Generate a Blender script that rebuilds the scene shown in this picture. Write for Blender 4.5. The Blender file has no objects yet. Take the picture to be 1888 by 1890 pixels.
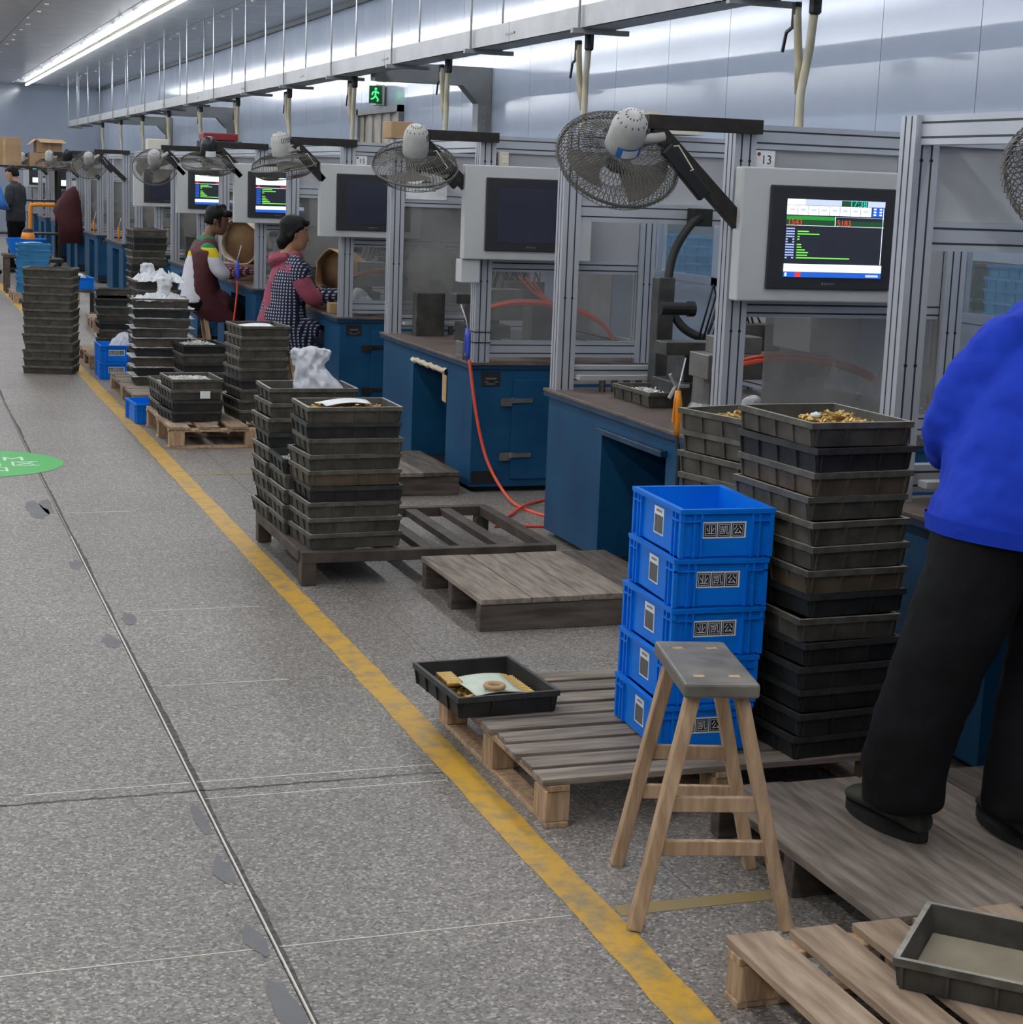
import bpy, bmesh, math, random
from mathutils import Vector, Matrix, Euler
random.seed(7)
SC = bpy.context.scene
COL = SC.collection
PI = math.pi
R = math.radians

# ---------------------------------------------------------------- camera
def camera():
    yaw, pit, rol = R(19.596), R(10.428), R(2.161)
    f = Vector((math.sin(yaw)*math.cos(pit), math.cos(yaw)*math.cos(pit), -math.sin(pit)))
    r = f.cross(Vector((0, 0, 1))).normalized()
    u = r.cross(f)
    rr = r*math.cos(rol) + u*math.sin(rol)
    uu = u*math.cos(rol) - r*math.sin(rol)
    m = Matrix(((rr.x, uu.x, -f.x, 0), (rr.y, uu.y, -f.y, 0), (rr.z, uu.z, -f.z, 1.6), (0, 0, 0, 1)))
    cam = bpy.data.cameras.new('camera')
    cam.sensor_fit = 'HORIZONTAL'; cam.sensor_width = 36.0
    cam.lens = 36.0*3266.0/1888.0
    cam.clip_start = 0.05; cam.clip_end = 200
    o = bpy.data.objects.new('camera', cam); COL.objects.link(o)
    o.matrix_world = m
    SC.camera = o
camera()
SC.view_settings.view_transform = 'Standard'
SC.view_settings.look = 'None'
SC.view_settings.gamma = 1.0
SC.view_settings.use_curve_mapping = False
SC.view_settings.exposure = 0.0
LED_STRENGTH = 42.0
LED_LINES = [(3.31, 4.0), (0.96, 4.0), (-1.4, 4.0), (-3.75, 4.0)]   # X of each ceiling light line
w = bpy.data.worlds.new('world'); SC.world = w; w.use_nodes = True
w.node_tree.nodes['Background'].inputs[0].default_value = (0.55, 0.62, 0.72, 1)
w.node_tree.nodes['Background'].inputs[1].default_value = 0.05

# ---------------------------------------------------------------- materials
def srgb(r, g, b):
    c = []
    for v in (r, g, b):
        v /= 255.0
        c.append(v/12.92 if v <= 0.04045 else ((v+0.055)/1.055)**2.4)
    return (c[0], c[1], c[2], 1.0)
MATS = {}
def M(name, col, rough=0.5, metal=0.0, col2=None, scale=18.0, bump=0.0, bscale=None, spec=0.5, detail=4, contrast=(0.35, 0.68),
      stretch=None, trans=0.0, alpha=1.0, rvar=0.0, sheen=0.0, rnd=0.0):
    m = bpy.data.materials.new(name); m.use_nodes = True
    nt = m.node_tree; N = nt.nodes; L = nt.links
    b = N['Principled BSDF']
    b.inputs['Base Color'].default_value = col
    b.inputs['Roughness'].default_value = rough
    b.inputs['Metallic'].default_value = metal
    b.inputs['Specular IOR Level'].default_value = spec
    b.inputs['Transmission Weight'].default_value = trans
    b.inputs['Alpha'].default_value = alpha
    if sheen: b.inputs['Sheen Weight'].default_value = sheen
    if col2 or bump or rvar:
        tc = N.new('ShaderNodeTexCoord'); src = tc.outputs['Object']
        if rnd:
            oi = N.new('ShaderNodeObjectInfo'); ad = N.new('ShaderNodeVectorMath'); ad.operation = 'ADD'
            sc_ = N.new('ShaderNodeMath'); sc_.operation = 'MULTIPLY'; sc_.inputs[1].default_value = 37.0
            L.new(oi.outputs['Random'], sc_.inputs[0]); L.new(src, ad.inputs[0]); L.new(sc_.outputs[0], ad.inputs[1]); src = ad.outputs[0]
        if stretch:
            mp = N.new('ShaderNodeMapping'); mp.inputs['Scale'].default_value = stretch
            L.new(src, mp.inputs[0]); src = mp.outputs[0]
        nz = N.new('ShaderNodeTexNoise'); nz.inputs['Scale'].default_value = scale; nz.inputs['Detail'].default_value = detail
        L.new(src, nz.inputs['Vector'])
        if col2:
            rp = N.new('ShaderNodeValToRGB')
            rp.color_ramp.elements[0].position = contrast[0]; rp.color_ramp.elements[0].color = col
            rp.color_ramp.elements[1].position = contrast[1]; rp.color_ramp.elements[1].color = col2
            L.new(nz.outputs['Fac'], rp.inputs[0])
            out = rp.outputs[0]
            if rnd:
                hv = N.new('ShaderNodeHueSaturation')
                mr = N.new('ShaderNodeMapRange'); mr.inputs[3].default_value = 1-rnd; mr.inputs[4].default_value = 1+rnd
                L.new(oi.outputs['Random'], mr.inputs[0]); L.new(mr.outputs[0], hv.inputs['Value']); L.new(out, hv.inputs['Color']); out = hv.outputs[0]
            L.new(out, b.inputs['Base Color'])
        if rvar:
            mr2 = N.new('ShaderNodeMapRange'); mr2.inputs[3].default_value = max(0.02, rough-rvar); mr2.inputs[4].default_value = min(1, rough+rvar)
            L.new(nz.outputs['Fac'], mr2.inputs[0]); L.new(mr2.outputs[0], b.inputs['Roughness'])
        if bump:
            n2 = nz
            if bscale:
                n2 = N.new('ShaderNodeTexNoise'); n2.inputs['Scale'].default_value = bscale; n2.inputs['Detail'].default_value = 5
                L.new(src, n2.inputs['Vector'])
            bp = N.new('ShaderNodeBump'); bp.inputs['Strength'].default_value = bump; bp.inputs['Distance'].default_value = 0.01
            L.new(n2.outputs['Fac'], bp.inputs['Height']); L.new(bp.outputs[0], b.inputs['Normal'])
    MATS[name] = m
    return m
def EM(name, col, s):
    m = bpy.data.materials.new(name); m.use_nodes = True
    b = m.node_tree.nodes['Principled BSDF']
    b.inputs['Base Color'].default_value = (0.02, 0.02, 0.02, 1); b.inputs['Roughness'].default_value = 0.3
    b.inputs['Emission Color'].default_value = col; b.inputs['Emission Strength'].default_value = s
    MATS[name] = m
    return m
def floor_mat():
    m = bpy.data.materials.new('terrazzo'); m.use_nodes = True
    nt = m.node_tree; N = nt.nodes; L = nt.links; b = N['Principled BSDF']
    geo = N.new('ShaderNodeNewGeometry'); pos = geo.outputs['Position']
    vo = N.new('ShaderNodeTexVoronoi'); vo.inputs['Scale'].default_value = 150; vo.inputs['Randomness'].default_value = 1.0
    L.new(pos, vo.inputs['Vector'])
    sp = N.new('ShaderNodeSeparateColor'); L.new(vo.outputs['Color'], sp.inputs[0])
    rp = N.new('ShaderNodeValToRGB')
    e = rp.color_ramp.elements
    e[0].position = 0.0; e[0].color = srgb(92, 87, 83)
    e[1].position = 1.0; e[1].color = srgb(190, 183, 174)
    x = e.new(0.3); x.color = srgb(124, 118, 112)
    x = e.new(0.8); x.color = srgb(146, 140, 133)
    L.new(sp.outputs[0], rp.inputs[0])
    nz = N.new('ShaderNodeTexNoise'); nz.inputs['Scale'].default_value = 0.9; nz.inputs['Detail'].default_value = 8
    L.new(pos, nz.inputs['Vector'])
    r2 = N.new('ShaderNodeValToRGB'); r2.color_ramp.elements[0].position = .3; r2.color_ramp.elements[0].color = (.74, .73, .72, 1)
    r2.color_ramp.elements[1].position = .7; r2.color_ramp.elements[1].color = (1.0, .99, .97, 1)
    L.new(nz.outputs['Fac'], r2.inputs[0])
    mx = N.new('ShaderNodeMix'); mx.data_type = 'RGBA'; mx.blend_type = 'MULTIPLY'; mx.inputs[0].default_value = 1
    L.new(rp.outputs[0], mx.inputs[6]); L.new(r2.outputs[0], mx.inputs[7])
    L.new(mx.outputs[2], b.inputs['Base Color'])
    n3 = N.new('ShaderNodeTexNoise'); n3.inputs['Scale'].default_value = 70; n3.inputs['Detail'].default_value = 3
    L.new(pos, n3.inputs['Vector'])
    mr = N.new('ShaderNodeMapRange'); mr.inputs[3].default_value = .28; mr.inputs[4].default_value = .62
    L.new(n3.outputs['Fac'], mr.inputs[0]); L.new(mr.outputs[0], b.inputs['Roughness'])
    bp = N.new('ShaderNodeBump'); bp.inputs['Strength'].default_value = .35; bp.inputs['Distance'].default_value = .006
    L.new(n3.outputs['Fac'], bp.inputs['Height']); L.new(bp.outputs[0], b.inputs['Normal'])
    MATS['terrazzo'] = m
floor_mat()
def worn_paint(name, col, thr=(.40, .56), sc=9):
    # paint that has worn away in patches, the terrazzo showing through
    m = bpy.data.materials.new(name); m.use_nodes = True
    nt = m.node_tree; N = nt.nodes; L = nt.links; b = N['Principled BSDF']
    geo = N.new('ShaderNodeNewGeometry')
    nz = N.new('ShaderNodeTexNoise'); nz.inputs['Scale'].default_value = sc; nz.inputs['Detail'].default_value = 9; nz.inputs['Roughness'].default_value = .65
    L.new(geo.outputs['Position'], nz.inputs['Vector'])
    rp = N.new('ShaderNodeValToRGB'); rp.color_ramp.elements[0].position = thr[0]; rp.color_ramp.elements[1].position = thr[1]
    L.new(nz.outputs['Fac'], rp.inputs[0])
    mx = N.new('ShaderNodeMix'); mx.data_type = 'RGBA'
    mx.inputs[6].default_value = srgb(150, 134, 96); mx.inputs[7].default_value = col
    L.new(rp.outputs[0], mx.inputs[0]); L.new(mx.outputs[2], b.inputs['Base Color'])
    b.inputs['Roughness'].default_value = .5
    MATS[name] = m
worn_paint('yellow_paint', srgb(202, 156, 52), (.34, .54), 14)
worn_paint('yellow_thin', srgb(160, 132, 62), (.45, .65))
worn_paint('green_paint', srgb(60, 178, 78), (.22, .34), 5)
M('joint_dark', srgb(66, 63, 60), .9, col2=srgb(104, 100, 95), scale=40)
M('patch', srgb(104, 103, 104), .6, col2=srgb(114, 112, 112), scale=12)
M('strip_brass', srgb(226, 221, 206), .35, .1)
M('white_paint', srgb(222, 228, 220), .5)
M('wall_white', srgb(156, 167, 183), .12, 0, col2=srgb(163, 174, 190), scale=1.5, spec=.42)
M('wall_seam', srgb(90, 96, 104), .6)
M('ceiling_foil', srgb(158, 160, 162), .3, .4, col2=srgb(204, 205, 205), scale=2.2, stretch=(1, 9, 1), bump=.5, bscale=1.6, contrast=(.38, .62))
M('rivet', srgb(235, 235, 232), .3, .3)
M('steel_grey', srgb(126, 128, 128), .5, .3, col2=srgb(138, 140, 140), scale=6)
M('tray_steel', srgb(142, 144, 144), .45, .4, col2=srgb(154, 156, 156), scale=5)
M('rod', srgb(205, 208, 210), .35, .4)
M('pvc_hose', srgb(186, 182, 162), .5, col2=srgb(170, 158, 126), scale=6)
M('black_rubber', srgb(24, 25, 26), .6)
M('dark_metal', srgb(40, 38, 37), .5, .4, col2=srgb(56, 50, 46), scale=25, bump=.1)
M('machine_blue', srgb(12, 66, 102), .5, 0, col2=srgb(24, 80, 116), scale=4, bump=.04, bscale=60, rvar=.08, spec=.3)
M('machine_blue_dark', srgb(14, 48, 76), .45, 0, col2=srgb(26, 66, 98), scale=6)
M('worktop', srgb(92, 80, 74), .45, .2, col2=srgb(122, 106, 96), scale=9, bump=.06, bscale=40, rvar=.12)
M('aluminium', srgb(180, 184, 190), .36, .35, col2=srgb(192, 196, 201), scale=3, stretch=(1, 1, .1))
M('slot', srgb(56, 58, 64), .6, .2)
M('curtain', srgb(150, 142, 128), .25, 0, col2=srgb(170, 162, 148), scale=4, alpha=.9)
M('sheet_grey', srgb(168, 170, 172), .5, .1, col2=srgb(182, 184, 185), scale=3)
M('sheet_alu', srgb(150, 150, 148), .36, .25, col2=srgb(170, 170, 166), scale=7, bump=.03, bscale=9)
M('panel_grey', srgb(190, 191, 189), .42, 0, col2=srgb(197, 198, 196), scale=3)
M('bezel', srgb(46, 47, 51), .4)
M('screen_off', srgb(50, 54, 68), .14, spec=.6)
M('acrylic', srgb(150, 150, 148), .12, 0, trans=0, alpha=.30)
M('acrylic_dim', srgb(112, 112, 110), .14, 0, alpha=.6, col2=srgb(150, 148, 142), scale=3)
M('window_glass', srgb(150, 165, 170), .06, 0, alpha=.22)
M('wood_raw', srgb(158, 128, 98), .7, 0, col2=srgb(194, 164, 130), scale=9, stretch=(6, 6, .7), bump=.18, bscale=30, rnd=.12)
for _ax, _st in (('x', (1, 8, 8)), ('y', (8, 1, 8))):
    M('wood_pallet_'+_ax, srgb(132, 110, 90), .8, 0, col2=srgb(174, 152, 128), scale=5, detail=7, stretch=_st, bump=.3, bscale=9, rnd=.14)
    M('wood_pallet_grey_'+_ax, srgb(106, 95, 84), .8, 0, col2=srgb(152, 139, 126), scale=5, detail=7, stretch=_st, bump=.3, bscale=9, rnd=.14)
    M('wood_dark_'+_ax, srgb(66, 58, 51), .8, 0, col2=srgb(102, 92, 82), scale=5, detail=7, stretch=_st, bump=.3, bscale=9, rnd=.12)
M('wood_pallet', srgb(132, 110, 90), .8, 0, col2=srgb(170, 146, 120), scale=8, stretch=(5, 5, 5), bump=.25, bscale=40, rnd=.14)
M('wood_pallet_grey', srgb(112, 100, 88), .8, 0, col2=srgb(146, 132, 118), scale=9, bump=.25, bscale=45, rnd=.14)
M('wood_dark', srgb(72, 62, 54), .8, 0, col2=srgb(104, 92, 82), scale=8, bump=.22, bscale=40, rnd=.12)
M('seat_worn', srgb(92, 88, 82), .38, 0, col2=srgb(124, 118, 108), scale=12, bump=.05, bscale=60, rvar=.12)
M('rack_steel', srgb(70, 62, 56), .6, .3, col2=srgb(96, 86, 76), scale=10, bump=.12, bscale=50)
M('tray_grey', srgb(60, 57, 50), .6, 0, col2=srgb(88, 84, 74), scale=14, bump=.12, bscale=60, rvar=.1, rnd=.18)
M('tray_black', srgb(30, 30, 30), .55, 0, col2=srgb(44, 44, 42), scale=14, bump=.1, bscale=60, rvar=.1, rnd=.12)
M('tray_brown', srgb(76, 66, 52), .6, 0, col2=srgb(98, 86, 68), scale=14, bump=.12, bscale=60, rnd=.14)
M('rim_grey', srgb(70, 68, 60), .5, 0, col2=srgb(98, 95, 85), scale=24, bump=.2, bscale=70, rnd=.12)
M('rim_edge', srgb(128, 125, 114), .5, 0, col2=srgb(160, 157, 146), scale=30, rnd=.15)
M('rim_black', srgb(40, 40, 40), .5, 0, col2=srgb(58, 58, 56), scale=24)
M('tray_dust', srgb(128, 118, 98), .9, 0, col2=srgb(150, 140, 118), scale=7, bump=.1)
M('blue_plastic', srgb(0, 114, 216), .4, 0, col2=srgb(0, 124, 228), scale=4, bump=.02, bscale=30, spec=.3)
M('blue_tray', srgb(40, 118, 168), .5, 0, col2=srgb(60, 140, 188), scale=8, rnd=.1)
M('paper', srgb(232, 233, 232), .7, 0, col2=srgb(222, 224, 222), scale=20)
M('paper_green', srgb(206, 214, 196), .8, 0, col2=srgb(192, 202, 184), scale=14)
M('ink', srgb(30, 30, 34), .6)
M('barcode', srgb(96, 94, 92), .7)
M('brass', srgb(176, 140, 74), .35, .7, col2=srgb(198, 168, 104), scale=30)
M('steel_shiny', srgb(206, 205, 202), .3, .4)
M('steel_dark', srgb(74, 74, 72), .42, .6, col2=srgb(100, 98, 94), scale=12, bump=.06)
M('steel_mid', srgb(126, 124, 120), .4, .65, col2=srgb(146, 144, 138), scale=10)
M('plastic_bag', srgb(214, 216, 222), .25, 0, alpha=.7, col2=srgb(236, 238, 242), scale=22, bump=.8, bscale=26, sheen=.2)
M('film', srgb(216, 218, 220), .35, 0, alpha=.85, bump=.4, bscale=20)
M('cardboard', srgb(158, 128, 96), .85, 0, col2=srgb(174, 144, 110), scale=5)
M('kraft', srgb(176, 142, 100), .8, 0, col2=srgb(196, 164, 122), scale=7, bump=.6, bscale=9)
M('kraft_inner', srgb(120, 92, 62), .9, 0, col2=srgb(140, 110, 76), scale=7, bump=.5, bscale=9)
M('sack_white', srgb(214, 200, 176), .8, 0, col2=srgb(198, 180, 150), scale=8, bump=.6, bscale=12)
M('fan_white', srgb(186, 186, 182), .45, 0, col2=srgb(160, 158, 152), scale=10, bump=.05)
M('fan_black', srgb(26, 26, 28), .4)
M('fan_wire', srgb(98, 96, 90), .5, .4)
M('fan_blade', srgb(84, 80, 74), .6, 0, col2=srgb(104, 99, 91), scale=9)
M('sticker_blue', srgb(44, 116, 190), .5)
M('orange_plastic', srgb(228, 140, 30), .4)
M('orange_hose', srgb(226, 84, 58), .42)
M('blue_handle', srgb(64, 84, 190), .4)
M('copper', srgb(120, 62, 40), .35, .6, col2=srgb(160, 86, 56), scale=20)
M('white_rag', srgb(232, 232, 234), .9, bump=.5, bscale=20)
M('skin', srgb(178, 132, 104), .55, 0, col2=srgb(188, 142, 114), scale=12)
M('skin_dark', srgb(120, 84, 64), .55, 0, col2=srgb(130, 92, 72), scale=12)
M('hair', srgb(11, 10, 10), .6, 0, spec=.25, col2=srgb(18, 16, 16), scale=40, stretch=(1, 1, .2), bump=.3, bscale=80)
M('jacket_blue', srgb(14, 50, 172), .8, 0, col2=srgb(20, 60, 188), scale=5, bump=.35, bscale=14, spec=.3)
M('trouser_black', srgb(8, 8, 10), .85, 0, spec=.25, col2=srgb(13, 13, 15), scale=6, bump=.3, bscale=6)
M('shoe_dark', srgb(38, 38, 32), .7, 0, col2=srgb(62, 62, 48), scale=16, contrast=(.45, .6), bump=.2)
M('rubber_sole', srgb(20, 20, 20), .8)
M('sock_white', srgb(190, 190, 194), .9)
M('maroon', srgb(66, 22, 28), .7, 0, col2=srgb(80, 28, 36), scale=7, bump=.25, bscale=9)
M('pink_knit', srgb(142, 66, 84), .9, 0, col2=srgb(160, 80, 98), scale=60, bump=.3, bscale=80)
M('navy', srgb(34, 38, 56), .85, 0, col2=srgb(44, 48, 66), scale=12, bump=.2)
M('dark_jacket', srgb(44, 46, 50), .85, 0, col2=srgb(58, 60, 64), scale=10)
M('green_exit', srgb(20, 90, 50), .5)
M('red_box', srgb(134, 34, 36), .6)
M('cream_box', srgb(204, 198, 184), .6)
EM('led', srgb(246, 249, 255), LED_STRENGTH)
EM('exit_glow', srgb(70, 255, 130), 1.6)
EM('scr_white', srgb(235, 248, 255), 1.5)
EM('scr_pale', srgb(196, 210, 240), 1.2)
EM('scr_dark', srgb(34, 38, 52), .8)
EM('scr_blue', srgb(30, 100, 220), 1.0)
EM('scr_green', srgb(40, 170, 60), .9)
EM('scr_dgreen', srgb(30, 84, 46), .8)
EM('scr_lime', srgb(130, 250, 90), 1.2)
EM('scr_red', srgb(240, 50, 40), 1.2)
EM('scr_cyan', srgb(40, 210, 200), 1.2)
EM('scr_text', srgb(170, 190, 255), 1.2)
def plaid(name, ca, cb, cc, sc):
    m = bpy.data.materials.new(name); m.use_nodes = True
    nt = m.node_tree; N = nt.nodes; L = nt.links; b = N['Principled BSDF']; b.inputs['Roughness'].default_value = .85
    tc = N.new('ShaderNodeTexCoord'); sx = N.new('ShaderNodeSeparateXYZ'); L.new(tc.outputs['Object'], sx.inputs[0])
    def lines(sock, off):
        nonlocal sc
        a = N.new('ShaderNodeMath'); a.operation = 'MULTIPLY_ADD'; a.inputs[1].default_value = sc; a.inputs[2].default_value = off
        L.new(sock, a.inputs[0])
        f = N.new('ShaderNodeMath'); f.operation = 'FRACT'; L.new(a.outputs[0], f.inputs[0])
        g = N.new('ShaderNodeMath'); g.operation = 'LESS_THAN'; g.inputs[1].default_value = .42; L.new(f.outputs[0], g.inputs[0])
        return g.outputs[0]
    ad = N.new('ShaderNodeMath'); ad.operation = 'SUBTRACT'; L.new(sx.outputs[0], ad.inputs[0]); L.new(sx.outputs[1], ad.inputs[1])
    sc_ = sc; sc = sc*.7; l1 = lines(ad.outputs[0], .1); sc = sc_; l2 = lines(sx.outputs[2], .3)
    m1 = N.new('ShaderNodeMix'); m1.data_type = 'RGBA'; m1.inputs[6].default_value = ca; m1.inputs[7].default_value = cb; L.new(l1, m1.inputs[0])
    mu = N.new('ShaderNodeMath'); mu.operation = 'MULTIPLY'; L.new(l1, mu.inputs[0]); L.new(l2, mu.inputs[1])
    m2 = N.new('ShaderNodeMix'); m2.data_type = 'RGBA'; m2.inputs[7].default_value = cc; L.new(m1.outputs[2], m2.inputs[6]); L.new(mu.outputs[0], m2.inputs[0])
    L.new(m2.outputs[2], b.inputs['Base Color'])
    MATS[name] = m
plaid('plaid_navy', srgb(26, 28, 50), srgb(60, 62, 88), srgb(196, 196, 206), 46)
plaid('plaid_red', srgb(84, 34, 44), srgb(120, 70, 78), srgb(196, 172, 176), 52)
def sweater(name):
    m = bpy.data.materials.new(name); m.use_nodes = True
    nt = m.node_tree; N = nt.nodes; L = nt.links; b = N['Principled BSDF']; b.inputs['Roughness'].default_value = .9
    tc = N.new('ShaderNodeTexCoord'); sx = N.new('ShaderNodeSeparateXYZ'); L.new(tc.outputs['Object'], sx.inputs[0])
    rp = N.new('ShaderNodeValToRGB'); rp.color_ramp.interpolation = 'CONSTANT'
    e = rp.color_ramp.elements
    e[0].position = 0; e[0].color = srgb(206, 204, 210)
    e[1].position = .455; e[1].color = srgb(214, 190, 34)
    x = e.new(.495); x.color = srgb(34, 128, 78)
    mr = N.new('ShaderNodeMapRange'); mr.inputs[2].default_value = 2.0; L.new(sx.outputs[2], mr.inputs[0])
    L.new(mr.outputs[0], rp.inputs[0]); L.new(rp.outputs[0], b.inputs['Base Color'])
    MATS[name] = m
sweater('striped_knit')
# ---------------------------------------------------------------- mesh helpers
class MB:
    def __init__(s): s.v = []; s.f = []
    def add(s, vs, fs):
        n = len(s.v); s.v += [tuple(p) for p in vs]; s.f += [tuple(i+n for i in q) for q in fs]; return s
    def box(s, x0, x1, y0, y1, z0, z1):
        return s.add([(x0, y0, z0), (x1, y0, z0), (x1, y1, z0), (x0, y1, z0), (x0, y0, z1), (x1, y0, z1), (x1, y1, z1), (x0, y1, z1)],
                     [(3, 2, 1, 0), (4, 5, 6, 7), (0, 1, 5, 4), (1, 2, 6, 5), (2, 3, 7, 6), (3, 0, 4, 7)])
    def bar(s, a, b, wd, ht, up=(0, 0, 1)):
        # rectangular bar from a to b, wd sideways, ht along up
        a = Vector(a); b = Vector(b); d = (b-a).normalized(); u = Vector(up)
        sd = d.cross(u)
        if sd.length < 1e-4: sd = d.cross(Vector((1, 0, 0)))
        sd.normalize(); u = sd.cross(d).normalized()
        q = []
        for p in (a, b):
            for i, j in ((-1, -1), (1, -1), (1, 1), (-1, 1)): q.append(p + sd*(i*wd/2) + u*(j*ht/2))
        return s.add(q, [(0, 1, 2, 3), (7, 6, 5, 4), (0, 4, 5, 1), (1, 5, 6, 2), (2, 6, 7, 3), (3, 7, 4, 0)])
    def tube(s, pts, r, n=8, caps=True, closed=False):
        pts = [Vector(p) for p in pts]; k = len(pts); rings = []; prev = None
        for i, p in enumerate(pts):
            if closed: d = pts[(i+1) % k] - pts[i-1]
            else: d = pts[min(i+1, k-1)] - pts[max(i-1, 0)]
            d.normalize()
            if prev is None:
                a = d.cross(Vector((0, 0, 1)))
                if a.length < .05: a = d.cross(Vector((1, 0, 0)))
            else: a = prev - d*prev.dot(d)
            a.normalize(); prev = a; b = d.cross(a)
            rr = r[i] if isinstance(r, (list, tuple)) else r
            rings.append([p + a*(rr*math.cos(2*PI*j/n)) + b*(rr*math.sin(2*PI*j/n)) for j in range(n)])
        return s.loft(rings, caps, closed)
    def loft(s, rings, caps=True, closed=False):
        n = len(rings[0]); k = len(rings); vs = [p for r in rings for p in r]; fs = []
        for i in range(k if closed else k-1):
            a = i*n; b = ((i+1) % k)*n
            for j in range(n): fs.append((a+j, a+(j+1) % n, b+(j+1) % n, b+j))
        if caps and not closed:
            fs.append(tuple(range(n-1, -1, -1))); fs.append(tuple((k-1)*n+j for j in range(n)))
        return s.add(vs, fs)
    def lathe(s, prof, n=20, mat=None):
        rings = []
        for r, z in prof:
            ring = [Vector((r*math.cos(2*PI*j/n), r*math.sin(2*PI*j/n), z)) for j in range(n)]
            if mat: ring = [mat @ p for p in ring]
            rings.append(ring)
        return s.loft(rings)
    def grid(s, fn, nu, nv):
        vs = [fn(i/nu, j/nv) for j in range(nv+1) for i in range(nu+1)]
        fs = [(j*(nu+1)+i, j*(nu+1)+i+1, (j+1)*(nu+1)+i+1, (j+1)*(nu+1)+i) for j in range(nv) for i in range(nu)]
        return s.add(vs, fs)
    def xf(s, m):
        s.v = [tuple(m @ Vector(p)) for p in s.v]; return s
    def mesh(s, name, mat=None, smooth=False):
        me = bpy.data.meshes.new(name); me.from_pydata(s.v, [], s.f); me.update()
        bm = bmesh.new(); bm.from_mesh(me); bmesh.ops.recalc_face_normals(bm, faces=bm.faces); bm.to_mesh(me); bm.free()
        if mat: me.materials.append(MATS[mat])
        if smooth: me.polygons.foreach_set('use_smooth', [True]*len(me.polygons))
        return me
    def obj(s, name, mat, parent=None, smooth=False, bevel=0, loc=None, rz=0):
        return mobj(name, s.mesh(name, mat, smooth), parent, bevel, loc, rz)
def mobj(name, me, parent=None, bevel=0, loc=None, rz=0):
    o = bpy.data.objects.new(name, me); COL.objects.link(o)
    if parent: o.parent = parent
    if loc is not None: o.location = loc
    if rz: o.rotation_euler = (0, 0, rz)
    if bevel:
        b = o.modifiers.new('bevel', 'BEVEL'); b.width = bevel; b.segments = 2; b.limit_method = 'ANGLE'; b.angle_limit = R(50)
    return o
def tag(o, label=None, cat=None, group=None, kind=None):
    if label: o['label'] = label
    if cat: o['category'] = cat
    if group: o['group'] = group
    if kind: o['kind'] = kind
    return o
def thing(name, label, cat, loc=(0, 0, 0), rz=0, group=None):
    o = bpy.data.objects.new(name, None); COL.objects.link(o); o.location = loc; o.rotation_euler = (0, 0, rz)
    o.empty_display_size = .1
    return tag(o, label, cat, group)
def box(name, mat, parent, x0, x1, y0, y1, z0, z1, bevel=0): return MB().box(x0, x1, y0, y1, z0, z1).obj(name, mat, parent, bevel=bevel)
FONT_CACHE = {}
def text_mb(txt, size, m=None, extrude=.0):
    key = (txt, size, extrude)
    if key not in FONT_CACHE:
        cu = bpy.data.curves.new('t', 'FONT'); cu.body = txt; cu.size = size; cu.align_x = 'CENTER'; cu.align_y = 'CENTER'; cu.extrude = extrude; cu.resolution_u = 2
        o = bpy.data.objects.new('t', cu); COL.objects.link(o)
        bpy.context.view_layer.update()
        me = o.to_mesh()
        FONT_CACHE[key] = ([v.co.copy() for v in me.vertices], [tuple(p.vertices) for p in me.polygons])
        o.to_mesh_clear(); bpy.data.objects.remove(o); bpy.data.curves.remove(cu)
    vs, fs = FONT_CACHE[key]
    b = MB(); b.add([(m @ v) if m else v for v in vs], fs); return b
ORD = ['topmost', 'second', 'third', 'fourth', 'fifth', 'sixth', 'seventh', 'eighth', 'ninth', 'tenth', 'eleventh', 'twelfth', 'thirteenth', 'fourteenth', 'fifteenth', 'sixteenth', 'seventeenth', 'eighteenth', 'nineteenth', 'twentieth']
NTH = ['first'] + ORD[1:]
def nz(i, j=0):
    return random.Random(i*7919+j*104729).random()

def smooth_path(pts, n=6):
    P = [Vector(p) for p in pts]; out = []
    for i in range(len(P)-1):
        p0, p1, p2, p3 = P[max(i-1, 0)], P[i], P[i+1], P[min(i+2, len(P)-1)]
        for j in range(n):
            t = j/n
            out.append(.5*((2*p1)+(p2-p0)*t+(2*p0-5*p1+4*p2-p3)*t*t+(3*p1-p0-3*p2+p3)*t**3))
    out.append(P[-1]); return out

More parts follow.
